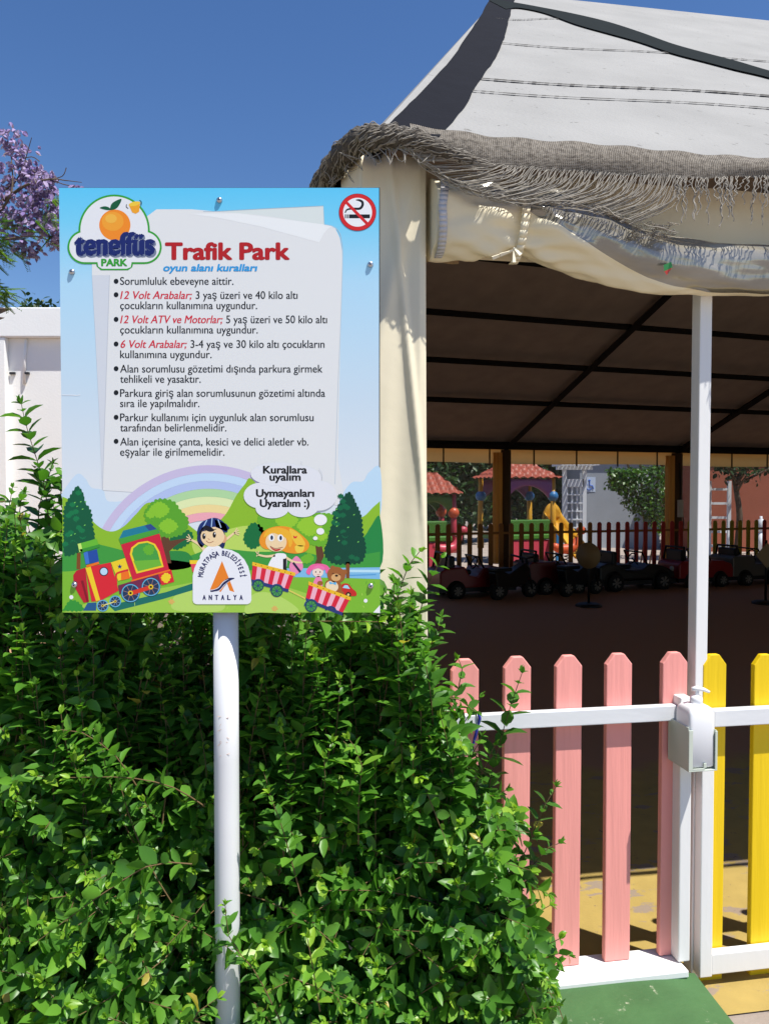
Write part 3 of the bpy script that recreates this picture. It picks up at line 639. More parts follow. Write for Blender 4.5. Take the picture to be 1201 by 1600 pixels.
# dark lining underneath
b = MB(); dz = Vector((0,0,-0.035))
b.add([CPT+dz+N_*0.05, FR_R+dz+N_*0.05, RIDGE_R+dz, APEX+dz], [(0,1,2,3)]); b.add([CPT+dz+LN*0.05, APEX+dz, RR_L+dz+LN*0.05], [(0,1,2)]); b.add([APEX+dz, RIDGE_R+dz, RR_R+dz, RR_L+dz], [(0,1,2,3)])
b.build('ceiling_lining', M_lining, pav, PB)
# purlins and rafters under the rear slope
def rearpt(along, up, drop=0.09): 
    p = R0g + RD_*along - RN*up; return Vector((p.x, p.y, ZR + SR*up - drop))
for k, up in enumerate((0.05, 1.45, 2.45, 3.43, 4.40, 5.4)):
    w = 0.075 if k == 0 else 0.04
    x0 = plane3(nL, dL, nR, dR, (0,0,1), ZR+SR*up) ; al0 = (Vector((x0.x,x0.y,0))-R0g).dot(RD_)+0.15
    q = MB(); q.tube([rearpt(al0, up), rearpt(10.5, up)], w, 4, cap=True); q.build('purlin', M_beam, pav, PB)
al2 = (hit(1057, 700, R0g, RN)-R0g).dot(RD_)
for al in (0.0, al2, 2*al2):
    q = MB(); q.tube([rearpt(al, 0.0, 0.13), rearpt(al+0.2, 6.3, 0.13)], 0.055, 4); q.build('rafter', M_beam, pav, PB)
# rear posts bunched with curtains
M_rpost = mat('brown_post', (84,66,46), 0.8, 0.15, 5)
M_cream = mat('cream_canvas', (236,226,198), 0.62, 0.05, 4, 0.12, 14, spec=0.3)
M_creamT = translucent(mat('rear_canvas', (206,176,116), 0.7, 0.12, 5), (244,204,126), 0.62)
for al, w in ((0.0, 0.165), (al2, 0.19), (2*al2, 0.17)):
    q = MB(); c = R0g + RD_*al
    q.tube([(c.x, c.y, 0), (c.x, c.y, ZR-0.15)], w*0.55, 12); 
    q.build('rear_post', M_rpost, pav, PB)
    q = MB()
    def bunch(u, v, c=c):
        a = 2*math.pi*u; r = 0.085 + 0.02*math.sin(7*a+2*v)
        p = c - RD_*0.16 + RD_*(r*math.cos(a)*0.8) + RN*(r*math.sin(a)); return (p.x, p.y, 0.4+(ZR-0.6)*v)
    q.grid(bunch, 36, 6); q.build('bunched_curtain', M_creamT, pav, PB)
al_l = (Vector((RR_L.x, RR_L.y, 0))-R0g).dot(RD_)+0.2
zv0 = at(790, 723, 13.6).z
q = MB(); q.grid(lambda u, v: tuple(rearpt(al_l+(10.5-al_l)*u, -0.03+0.012*math.sin(60*u)+0.01*math.sin(9*v+31*u), 0).xy) + (zv0-0.01+(ZR+0.02-zv0)*v + 0.012*math.sin(26*u)*(1-v),), 120, 6)
q.build('rear_valance', M_creamT, pav, PB)
M_strap = mat('strap_brown', (92,70,40), 0.9)
for i in range(14):
    al = -1.2+0.87*i; p = rearpt(al, 0.03, 0); q = MB(); q.box((p.x-0.014,p.y-0.004,ZR-0.42),(p.x+0.014,p.y+0.004,ZR-0.1)); q.build('tie_strap', M_strap, pav, PB)
M_film = bpy.data.materials.new('clear_film'); M_film.use_nodes = True; t = M_film.node_tree
pb = t.nodes['Principled BSDF']; pb.inputs['Base Color'].default_value = (0.55,0.58,0.62,1); pb.inputs['Roughness'].default_value = 0.35
tr = t.nodes.new('ShaderNodeBsdfTransparent'); mx = t.nodes.new('ShaderNodeMixShader'); mx.inputs[0].default_value = 0.25
rfr = t.nodes.new('ShaderNodeBsdfRefraction'); rfr.inputs['IOR'].default_value = 1.0; rfr.inputs['Roughness'].default_value = 0.035
m2 = t.nodes.new('ShaderNodeMixShader'); m2.inputs[0].default_value = 0.6; t.links.new(tr.outputs[0], m2.inputs[1]); t.links.new(rfr.outputs[0], m2.inputs[2])
t.links.new(m2.outputs[0], mx.inputs[1]); t.links.new(pb.outputs[0], mx.inputs[2]); t.links.new(mx.outputs[0], t.nodes['Material Output'].inputs[0])
for a0, a1 in ((al_l, -0.1), (0.1, al2-0.12), (al2+0.12, 2*al2-0.1), (2*al2+0.1, 10.4)):
    q = MB(); q.grid(lambda u, v: tuple(rearpt(a0+(a1-a0)*u, -0.06+0.008*math.sin(23*u+5*v), 0).xy) + (0.9+(zv0-0.9)*v,), 20, 8); q.build('clear_window', M_film, pav, PB)
    q = MB(); q.grid(lambda u, v: tuple(rearpt(a0+(a1-a0)*u, -0.05, 0).xy) + (0.02+0.88*v,), 4, 2)
# left side curtain, and an unseen end wall added to keep light out
q = MB(); a = Vector((CPT.x, CPT.y, 0)) + LN*0.16 + LD*0.35; b_ = Vector((RR_L.x, RR_L.y, 0)) + LN*0.1
q.grid(lambda u, v: tuple((a.lerp(b_,u) + LN*0.02*math.sin(90*u)).xy) + (0.02+(ZE-0.05)*v,), 120, 4); q.build('side_curtain', M_cream, pav, PB, solid=0.004)
q = MB(); q.add([(XR-0.1, FR_R.y+0.1, 0),(XR-0.1, RR_R.y-0.1, 0),(XR-0.1, RR_R.y-0.1, ZR-0.2),(XR-0.1, RIDGE_R.y, RIDGE_R.z-0.1),(XR-0.1, FR_R.y+0.1, ZE-0.1)], [(0,1,2,3,4)]); q.build('added_end_wall', M_wall, pav, PB, solid=0.01)
# support post by the gate
M_wpaint = mat('white_paint', (230,230,228), 0.5, 0.04, 5, 0.12, 30, stretch=(1,1,0.25), dirt=(175,165,150), dirt_amt=-0.12, dirt_scale=22)
pt = fp(1095, 700, 0.03); p0 = fp(1088, 1200, 0.03)
lean = (pt.x-p0.x)/(pt.z-p0.z)
tb = fp(1088,1500,0.03).x
q = MB(); hw = 0.0215
zt = fp(1095,420,0.03).z
def pc(z): return p0.x + lean*(z-p0.z)
q.add([fw(pc(z)+s1*hw, dd, z) for z in (0.0, zt-0.03) for s1, dd in ((-1,0.012),(1,0.012),(1,0.062),(-1,0.062))], [(0,3,2,1),(4,5,6,7),(0,1,5,4),(1,2,6,5),(2,3,7,6),(3,0,4,7)])
q.build('support_post', M_wpaint, pav, PB, bevel=0.003)
# front valance
q = MB()
tv0, tv1 = fp(655,300,0.06).x, 11.5
def valz(px, py): return fp(px, py, 0.06).z
q.grid(lambda u, v: fw(tv0+(tv1-tv0)*u, 0.055+0.010*math.sin(34*u+3*v)+0.006*math.sin(91*u-4*v), ZE-0.30+0.27*v), 160, 6); q.build('front_valance', M_cream, pav, PB)
# corner curtain
q = MB()
zb, zt_ = 0.05, fp(570,238,-0.04).z
tl_, tr_ = fp(564,300,-0.04).x, fp(663,500,-0.04).x
def sheet(u, v):
    z = zb+(zt_-zb)*v
    px_r = 0.004*math.sin(5*v+1)+0.010*math.sin(2.2*v+0.6)
    w = u*1.45-0.2
    fold = 0.005*math.sin(6*u+3*v)*(0.4+0.6*v) + 0.0025*math.sin(17*u-7*v) + 0.012*math.exp(-((u*1.2+v*1.1-1.62)/0.05)**2) + 0.010*math.exp(-((u*0.8-v*1.6+1.0)/0.06)**2)
    if w < 0:  p = Vector((CPT.x, CPT.y, 0)); return fw(tl_, -0.035, z) + LD*(-w*0.8) + LN*fold*0.5 + Vector((0,0,-0.02*(-w)*5*v))
    if w <= 1: return fw(tl_+(tr_-tl_)*w + px_r*w, -0.04 - fold*(1 if w < 0.9 else (1-w)*10), z - 0.012*abs(math.sin(w*9))*v*(v > 0.98))
    return fw(tr_+px_r - 0.004*math.sin((w-1)*12), -0.04 + (w-1)*0.36, z)
q.grid(sheet, 110, 60); q.build('corner_curtain', M_cream, pav, PB, solid=0.003)
q = MB()
for k in range(2):
    for i in range(60):
        z = 1.0+1.6*i/60; tt = tr_-0.022-0.006*k
        pass
q = MB()
q.grid(lambda u, v: fw(fp(640,400,0.07).x + 0.16*u, 0.07+0.01*math.sin(9*u), fp(680,410,0.07).z + (ZE-0.05-fp(680,410,0.07).z)*v), 10, 6); q.build('inner_flap', mat('flap_cream_shade', (150,126,92), 0.8, 0.1, 4), pav, PB, solid=0.003)  # cream cloth coloured brown, its shade under eave and net put into the colour
q = MB(); p = fw(fp(591,245,-0.045).x, -0.052, fp(591,245,-0.045).z); q.lathe(p, [(0.008,0.01),(0.008,-0.002),(0.004,-0.005)], 12, 'Y'); q.build('rivet', M_dark, pav, PB)

# rolled curtain
M_plastic = mat('clear_vinyl', (150,145,132), 0.13, 0.5, 2.2, 0.35, 6, spec=1.0, stretch=(1,4,4), metal=0.15)
M_plastic.node_tree.nodes['Principled BSDF'].inputs['Coat Weight'].default_value = 0.6
M_edge = mat('white_edging', (200,198,200), 0.9, 0.1, 40)
cen = [(676,342),(700,342),(760,346),(805,350),(860,362),(930,385),(1000,408),(1050,416),(1100,421),(1201,424),(1300,424)]
hh = [(676,58),(700,57),(760,55),(805,47),(860,56),(930,53),(1000,46),(1050,43),(1100,41),(1201,39),(1300,39)]
seam_a = [(672,60),(720,48),(790,22),(830,0),(900,-20),(980,-44),(1040,-60),(1100,-72),(1250,-72)]
rc = MB(); NU, NV = 190, 64
for i in range(NU+1):
    px = 672 + (1330-672)*i/NU
    c = fp(px, pl(cen, px), -0.03); r = pl(hh, px)*1.93e-3*(1+0.1*(px-800)/1200)
    pinch = math.exp(-((px-805)/24)**2); wr = math.exp(-((px-805)/95)**2); a0 = R(pl(seam_a, px))
    for j in range(NV):
        a = a0 + 2*math.pi*j/NV; film = j < 30
        k = 1 + 0.03*math.sin(2*a-px*0.02)
        if film: k += 0.05*math.sin(3.2*a - px*0.017) + 0.022*math.sin(7*a+px*0.022) + 0.014*math.sin(17*a-px*0.012) + (0.05 if j > 1 else 0.02)
        else: k += 0.06*math.sin(2.6*a - px*0.024) + 0.035*math.sin(6.3*a + px*0.016) + 0.012*math.sin(14*a - px*0.06)
        k += (0.09*math.sin(5*a+abs(px-805)*0.045)+0.05*math.sin(11*a-abs(px-805)*0.08))*wr - 0.13*pinch + 0.015*math.sin(9*a+px*0.09)
        if px > 985: k += 0.05*math.sin(4*a+(px-985)*0.03)*min(1,(px-985)/60)
        rad = r*k
        rc.v.append(tuple(fw(c.x, c.y - 0.85*rad*math.cos(a), c.z + rad*math.sin(a))))
for i in range(NU):
    px = 672+(1330-672)*(i+.5)/NU
    for j in range(NV):
        m_ = 1 if (j < 30 and px > 716) else 0
        rc.f.append([i*NV+j, i*NV+(j+1) % NV, (i+1)*NV+(j+1) % NV, (i+1)*NV+j]); rc.m.append(m_); rc.s.append(True)
rc.f.append(list(range(NV))); rc.m.append(0); rc.s.append(False)
roll = rc.build('rolled_curtain', [M_cream, M_plastic], pav, PB, clean=True)
q = MB(); n = 30
for i in range(n):
    pts = []
    for k in (i, i+1):
        a = R(-105+230*k/n)
        for px_ in (672, 684):
            c = fp(px_+(5 if math.sin(a) > 0 else -3)*math.sin(a)*2, pl(cen, px_), -0.03); r = pl(hh, px_)*1.93e-3*1.05
            pts.append(fw(c.x, c.y-0.9*r*math.cos(a), c.z+r*math.sin(a)))
    q.add([pts[0],pts[1],pts[3],pts[2]], [(0,1,2,3)], 0, True)
q.build('edging_strip', M_edge, roll, PB, solid=0.002)
q = MB(); n = 26
def strap_pt(k, off):
    a = R(-100+290*k/n); px_ = 806+off + 4*math.sin(a*1.3); r = pl(hh, 805)*1.93e-3*1.03+0.003
    c = fp(px_, pl(cen, 805), -0.03); return fw(c.x, c.y-0.9*r*math.cos(a), c.z+r*math.sin(a)*1.25)
for k in range(n): q.add([strap_pt(k,-6), strap_pt(k,6), strap_pt(k+1,6), strap_pt(k+1,-6)], [(0,1,2,3)], 0, True)
q.build('tie_strap', M_cream, roll, PB, solid=0.003); q = MB()
for (ax, ay), (bx_, by) in (((801,390),(768,401)),((801,390),(800,410)),((801,388),(811,400)),((800,391),(780,396))):
    A0, B0 = fp(ax,ay,-0.135), fp(bx_,by,-0.145)
    d_ = Vector((by-ay, -(bx_-ax))).normalized()*5; 
    C0, D0 = fp(bx_+d_.x,by+d_.y,-0.14), fp(ax+d_.x*.5,ay+d_.y*.5,-0.13)
    q.add([fw(*A0), fw(*B0), fw(*C0), fw(*D0)], [(0,1,2,3)])
q.build('strap_bow', M_cream, roll, PB, solid=0.003)
q = MB(); c = [fp(x,y,-0.125) for x,y in ((1036,414),(1048,409),(1050,418),(1045,424),(1041,430),(1037,424))]
q.flat([fw(*p) for p in c[:3]+c[5:]], 0); q.flat([fw(*p) for p in (c[2],c[3],c[4],c[5])], 1)
q.build('tape_scrap', [mat('scrap_green', (40,120,60), 0.5), mat('scrap_red', (170,50,40), 0.5)], roll, PB)

# shade net and fringe along the eave
M_thread = mat('grey_thread', (150,144,134), 0.95, 0.2, 90)
M_net = bpy.data.materials.new('woven_net'); M_net.use_nodes = True; t = M_net.node_tree; pb = t.nodes['Principled BSDF']; pb.inputs['Roughness'].default_value = 0.95
uvn = t.nodes.new('ShaderNodeUVMap'); mp = t.nodes.new('ShaderNodeMapping'); mp.inputs['Scale'].default_value = (1,1,1); t.links.new(uvn.outputs[0], mp.inputs[0])
w1 = t.nodes.new('ShaderNodeTexWave'); w1.bands_direction = 'X'; w1.inputs['Scale'].default_value = 52; w1.inputs['Distortion'].default_value = 1.6; w1.inputs['Detail Scale'].default_value = 2; w1.inputs['Detail'].default_value = 2
w2 = t.nodes.new('ShaderNodeTexWave'); w2.bands_direction = 'Y'; w2.inputs['Scale'].default_value = 62; w2.inputs['Distortion'].default_value = 2.4; w2.inputs['Detail'].default_value = 2
nz = t.nodes.new('ShaderNodeTexNoise'); nz.inputs['Scale'].default_value = 60; nz.inputs['Detail'].default_value = 4
for w in (w1, w2, nz): t.links.new(mp.outputs[0], w.inputs[0])
ad = t.nodes.new('ShaderNodeMath'); ad.operation = 'MAXIMUM'; t.links.new(w1.outputs[1], ad.inputs[0]); t.links.new(w2.outputs[1], ad.inputs[1])
mu = t.nodes.new('ShaderNodeMath'); mu.operation = 'MULTIPLY'; t.links.new(ad.outputs[0], mu.inputs[0])
mr = t.nodes.new('ShaderNodeMapRange'); mr.inputs[1].default_value = 0.3; mr.inputs[2].default_value = 0.7; mr.inputs[3].default_value = 0.55; mr.inputs[4].default_value = 1.25; t.links.new(nz.outputs[0], mr.inputs[0]); t.links.new(mr.outputs[0], mu.inputs[1])
cr = t.nodes.new('ShaderNodeValToRGB'); cr.color_ramp.elements[0].position = 0.3; cr.color_ramp.elements[0].color = (*lin((58,50,42)),1); cr.color_ramp.elements[1].position = 0.95; cr.color_ramp.elements[1].color = (*lin((158,150,138)),1)
t.links.new(mu.outputs[0], cr.inputs[0]); t.links.new(cr.outputs[0], pb.inputs['Base Color'])
bp = t.nodes.new('ShaderNodeBump'); bp.inputs['Strength'].default_value = 0.7; bp.inputs['Distance'].default_value = 0.004; t.links.new(mu.outputs[0], bp.inputs['Height']); t.links.new(bp.outputs[0], pb.inputs['Normal'])
ntop = [(640,196),(700,205),(760,213),(900,223),(1000,233),(1100,241),(1201,248)]; nbot = [(640,232),(700,246),(760,257),(860,265),(980,273),(1100,277),(1201,274)]
tn0, tn1 = fp(640,220,-0.14).x, 4.5
ztop_t = [(fp(x,y,-0.13).x, fp(x,y,-0.13).z) for x,y in ntop]; zbot_t = [(fp(x,y,-0.15).x, fp(x,y,-0.15).z) for x,y in nbot]
q = MB(); NUN, NVN = 300, 8
def netp(u, v):
    tt = tn0+(tn1-tn0)*u; a_ = pl(ztop_t, tt); b_ = pl(zbot_t, tt)
    return fw(tt, -0.135 - 0.012*math.sin(v*math.pi) - 0.003*math.sin(tt*11+v*3) - 0.012*v, a_+(b_-a_)*v + 0.003*math.sin(tt*37) - 0.004*random.random()*(v > .95))
q.grid(netp, NUN, NVN); net = q.build('shade_net', M_net, pav, PB)
uvl = net.data.uv_layers.new(name='UVMap')
for lp_ in net.data.loops:
    i = lp_.vertex_index; uvl.data[lp_.index].uv = ((i % (NUN+1))/NUN*(tn1-tn0), (i//(NUN+1))/NVN*0.12)
rr = random.Random(9); fr = MB()
def thread(P, r=0.0013, wob=0.004):
    P = spline(P, False, 4); ph = rr.uniform(0,6)
    P = [p + E_*wob*math.sin(i*1.1+ph) + N_*wob*0.6*math.cos(i*1.3+ph) for i, p in enumerate(P)]
    fr.tube(P, [r*rr.uniform(0.7,1.25) for _ in P], 4, 0, False)
hem = [(600,208),(640,236),(700,283),(745,302),(800,314),(850,316),(900,324),(940,332),(985,348),(1050,366)]
def F3(x, y, d): p = fp(x, y, d); return fw(p.x, d, p.z)
for i in range(185):
    u = (i+rr.random())/185; xe = 668+(1070-668)*u
    ye = pl(nbot, xe)+rr.uniform(-3,1); u2 = max(0, u-0.17+rr.uniform(-0.025,0.025)); xh = 645+(1060-645)*u2; yh = pl(hem, xh)+rr.uniform(-7,6)
    xm, ym = xe-(xe-xh)*0.25+rr.uniform(-4,4), ye+(yh-ye)*0.62+rr.uniform(-3,3)
    thread([F3(xe,ye,-0.15), F3(xm,ym,-0.165), F3(xh,yh,-0.16+rr.uniform(-0.02,0.012))])
for i in range(16):
    o = rr.uniform(-6,6); x0 = rr.uniform(600,760); x1 = x0+rr.uniform(140,330)
    P = []
    x = x0
    while x < x1: P.append(F3(x, pl(hem, x)+o+rr.uniform(-3,3), -0.165+rr.uniform(-0.012,0.012))); x += 26
    if len(P) > 2: thread(P, 0.0017)
for i in range(80):
    xe = rr.uniform(1050,1330); ye = pl(nbot, xe); ln = rr.uniform(18,78); sw = rr.uniform(-10,6)
    P = [F3(xe,ye,-0.15)] + [F3(xe+sw*k/4+rr.uniform(-2.5,2.5), ye+ln*k/4, -0.158-0.004*k) for k in range(1,5)]
    thread(P, 0.0016, 0.003)
for i in range(40):
    x, y = rr.uniform(985,1050), rr.uniform(352,372); thread([F3(x,y,-0.12), F3(x+rr.uniform(-14,14),y+rr.uniform(-8,4),-0.14), F3(x+rr.uniform(-16,16),y+rr.uniform(-4,8),-0.11)])
# twisted bundle of net round the corner
def left_pt(px, py, out=0.0): return hit(px, py, CPT - LN*out, LN)
bund = [F3(770,262,-0.15), F3(735,250,-0.16), F3(700,238,-0.17), F3(660,222,-0.175), F3(625,214,-0.175), F3(592,214,-0.17)] + [left_pt(x, y, 0.05) for x, y in ((566,218),(546,233),(528,252),(512,274),(496,300),(480,328))]
brad = [0.008,0.014,0.019,0.025,0.028,0.031,0.033,0.034,0.034,0.032,0.031,0.030]
bs_ = spline(bund, False, 8); nb = len(bs_)
br_ = [pl([(k, v) for k, v in enumerate(brad)], i/8)*(1+0.16*math.sin(i*1.7)+0.1*math.sin(i*0.77)) for i in range(nb)]
q = MB(); q.tube(bs_, br_, 14); core = q.build('net_bundle', mat('dark_net', (86,80,72), 0.95, 0.35, 60, 0.8, 90), pav, PB)
for i in range(210):
    s0 = rr.randrange(0, nb-8); ln = rr.randrange(7, 22); a0 = rr.uniform(0,6.28); tw = rr.uniform(0.08,0.2); P = []
    for k in range(s0, min(nb, s0+ln), 2):
        d = (bs_[min(k+1,nb-1)]-bs_[max(k-1,0)]).normalized(); a_ = d.cross(Vector((0,0,1))).normalized(); b_ = a_.cross(d)
        an = a0+tw*(k-s0); P.append(bs_[k] + (a_*math.cos(an)+b_*math.sin(an))*(br_[k]*rr.uniform(1.0,1.06)))
    if len(P) > 2: thread(P, 0.0015, 0.0012)
for i in range(26):                                     # loose loops under the corner
    k = rr.randrange(20, nb-4); p = bs_[k]; thread([p - Vector((0,0,br_[k])), p - Vector((rr.uniform(-.03,.03),0.02,br_[k]+rr.uniform(.02,.06))), p + E_*rr.uniform(-.06,.06) - Vector((0,0,br_[k]))])
fr.build('fringe', M_thread, net, PB)

# ------------------------------------------------------------------ pink fence, yellow gate
M_pink = mat('pink_paint', (240,158,149), 0.6, 0.09, 5, 0.4, 34, stretch=(1,1,0.07), dirt=(186,100,96), dirt_amt=-0.02, dirt_scale=9)
M_yellow = mat('yellow_paint', (232,196,12), 0.55, 0.09, 5, 0.4, 34, stretch=(1,1,0.07), dirt=(160,128,24), dirt_amt=-0.02, dirt_scale=9)
M_alu = mat('white_rail_paint', (222,224,226), 0.32, 0.05, 7, 0.15, 22, spec=0.6, stretch=(0.3,1,1), dirt=(160,150,140), dirt_amt=-0.1, dirt_scale=18)
t0 = fp(690,1500,0).x
fence = thing('picket_fence', 'pink picket fence with white rails on a green kerb, beside the yellow gate', 'fence', fw(t0,0,0), FA)
LO = (t0, 0, 0)
def picket(mb, tc_, w, z0, z1, d0, th, tl=0.0):
    h = w/2; c = 0.022
    pts = [(tc_-h,d0,z0),(tc_+h,d0,z0),(tc_+h+tl,d0,z1-0.034),(tc_+h*0.38+tl,d0,z1),(tc_-h*0.38+tl,d0,z1),(tc_-h+tl,d0,z1-0.034)]
    mb.prism(pts, (0,th,0))
zs_top = fp(883,1508,0.0).z
for px, py, tl in ((640,1034,0.004),(722,1031,0.006),(804,1027,0.004),(884,1025,0.003),(963,1022,0.0),(1048,1020,0.003)):
    p = fp(px+2, 1300 if px > 700 else 1200, 0.0); q = MB(); picket(q, fp(px+1,1480,0).x, 0.088, zs_top-0.004, fp(px,py,0).z, 0.0, 0.024, tl)
    q.build('picket', M_pink, fence, LO, bevel=0.003, clean=True)
zr1 = fp(883,1113,-0.045).z; zr0 = fp(883,1138,-0.045).z
q = MB(); q.box((t0-0.4,-0.029,zr0),(fp(1060,1120,-0.04).x,-0.002,zr1)); q.build('top_rail', M_alu, fence, LO, bevel=0.003)
zs0 = fp(900,1548,-0.085).z; zsx = fp(1066,1500,-0.05).x
q = MB(); q.box((t0-0.5,-0.085,zs0),(fp(1076,1500,-0.085).x,0.05,zs_top-0.006)); q.build('bottom_rail', M_wpaint, fence, LO, bevel=0.004)
q = MB(); a, b_ = fp(1061,1300,-0.045).x, fp(1079,1300,-0.045).x; q.box((a,-0.045,zs_top-0.002),(b_,0.055,fp(1060,1090,-0.04).z)); q.build('corner_post', M_wpaint, fence, LO, bevel=0.004)
# gate
tg0 = fp(1095,1300,-0.03).x
gate = thing('picket_gate', 'yellow picket gate in a white frame, right of the soap dispenser', 'gate', fw(tg0,0,0), FA); LG = (tg0,0,0)
TG1 = tg0+0.95
q = MB(); gz1 = fp(1150,1109,-0.03).z; gz0 = fp(1150,1135,-0.03).z; sw = fp(1114,1300,-0.03).x
gb1 = fp(1150,1488,-0.03).z; gb0 = fp(1150,1520,-0.03).z
q.box((sw+0.0005,-0.028,gz0),(TG1,0.006,gz1)); q.build('top_rail', M_alu, gate, LG, bevel=0.003)
q = MB(); q.box((sw+0.0005,-0.028,gb0),(TG1,0.006,gb1)); q.build('bottom_rail', M_wpaint, gate, LG, bevel=0.003)
q = MB(); q.box((tg0,-0.031,gb0-0.004),(sw,0.009,gz1+0.006)); q.build('stile', M_wpaint, gate, LG, bevel=0.003)
q = MB(); q.box((TG1+.001,-0.03,gb0),(TG1+0.04,0.008,gz1+0.004)); q.build('stile', M_wpaint, gate, LG, bevel=0.003)
ty = fp(1112,1300,0.009).x; pitch = fp(1191,1300,0.009).x-ty
for k in range(6):
    q = MB(); picket(q, ty+pitch*k, 0.084, fp(1110,1552,0.01).z, fp(1112 if k == 0 else 1190,1023,0.01).z, 0.0092, 0.022, 0.004)
    q.build('picket', M_yellow, gate, LG, bevel=0.003, clean=True)

# ------------------------------------------------------------------ soap dispenser
M_bottle = mat('white_plastic', (235,236,238), 0.22, spec=0.5)
M_bracket = mat('pale_green_plastic', (196,204,190), 0.3, spec=0.5)
c = fp(1084, 1195, -0.085); dsp = thing('soap_dispenser', 'white pump soap bottle in a pale bracket fixed to the white gate post', 'dispenser', fw(c.x, -0.085, c.z), FA)
sc = 1.93e-3
bt = MB(); zz0, zz1 = 0.006, fp(1085,1097,-0.08).z-c.z
prof = [(0,0.93),(0.02,1),(0.70,1.0),(0.86,0.98),(0.93,0.90),(0.97,0.74),(1.0,0.40)]
hw_, hd = 0.044, 0.044
vs = []; NS = 28
for h, k in prof:
    for j in range(NS):
        a = 2*math.pi*j/NS; ca, sa = math.cos(a), math.sin(a); e = 0.25
        vs.append((hw_*k*math.copysign(abs(ca)**e, ca), hd*k*math.copysign(abs(sa)**e, sa), zz0+(zz1-zz0)*h))
fs = [(i*NS+j, i*NS+(j+1) % NS, (i+1)*NS+(j+1) % NS, (i+1)*NS+j) for i in range(len(prof)-1) for j in range(NS)] + [tuple(range(NS-1,-1,-1)), tuple((len(prof)-1)*NS+j for j in range(NS))]
bt.add(vs, fs, 0, True); bt.build('bottle', M_bottle, dsp)
br = MB(); bz1 = fp(1060,1130,-0.08).z-c.z; w_, d_ = 0.0490, 0.049
br.box((-w_,-d_+0.004,0),(-w_+0.003,d_+0.022,bz1)); br.box((w_-0.003,-d_+0.004,0),(w_,d_+0.022,bz1-0.012)); br.box((-w_,-d_,-0.004),(w_,d_+0.022,0.0))
br.box((-w_,-d_,0),(-w_+0.014,-d_+0.004,bz1-0.008)); br.box((w_-0.008,-d_,0),(w_,-d_+0.004,bz1-0.014)); br.box((-w_+0.014,-d_,0),(0.006,-d_+0.003,0.006)); br.box((0.002,-d_,0.006),(0.012,-d_+0.003,0.022))
br.box((-w_,d_+0.022,-0.004),(w_,d_+0.026,bz1)); br.build('bracket', M_bracket, dsp, bevel=0.0012)
pm = MB(); pm.lathe((0.004,0,zz1), [(0.020,-0.003),(0.020,0.014),(0.016,0.022),(0.007,0.024)], 18); pm.lathe((0.006,0,zz1+0.02), [(0.007,0),(0.007,0.024)], 12)
pm.tube([(-0.012,0,zz1+0.044),(0.004,-0.002,zz1+0.046),(0.025,-0.010,zz1+0.043),(0.040,-0.017,zz1+0.036)], [0.006,0.0085,0.006,0.004], 10); pm.build('pump', M_bottle, dsp)

# ------------------------------------------------------------------ blue ribbon tied to the rail
M_rib = mat('blue_ribbon', (28,36,140), 0.4, spec=0.5)
rb0 = fw(*fp(742,1124,-0.035)); rib = thing('ribbon', 'thin blue ribbon tied round the white fence rail', 'ribbon', rb0)
def band(name, P, w=4.0):
    rb = MB(); P = [fp(x,y,d) for x,y,d in P]; S_ = spline([fw(*p) for p in P], False, 5); vs = []
    for i, p in enumerate(S_):
        k0 = w*1.93e-3*(0.35+0.65*abs(math.cos(i*0.35))); vs += [p-E_*k0/2, p+E_*k0/2]
    rb.add(vs, [(2*i,2*i+1,2*i+3,2*i+2) for i in range(len(S_)-1)], 0, True); rb.build(name, M_rib, rib, rb0, solid=0.0012)
band('tail', [(742,1112,-0.02),(746,1114,-0.033),(749,1124,-0.035),(745,1140,-0.035),(741,1155,-0.03),(735,1180,-0.028),(728,1210,-0.027),(722,1236,-0.026)], 5.5)
band('tail', [(690,1108,-0.02),(693,1114,-0.033),(699,1130,-0.035),(703,1142,-0.035),(704,1165,-0.03),(705,1200,-0.028),(707,1225,-0.027),(706,1252,-0.026)], 4.5)
band('knot', [(692,1141,-0.036),(700,1145,-0.038),(707,1140,-0.038),(702,1135,-0.036)], 5)

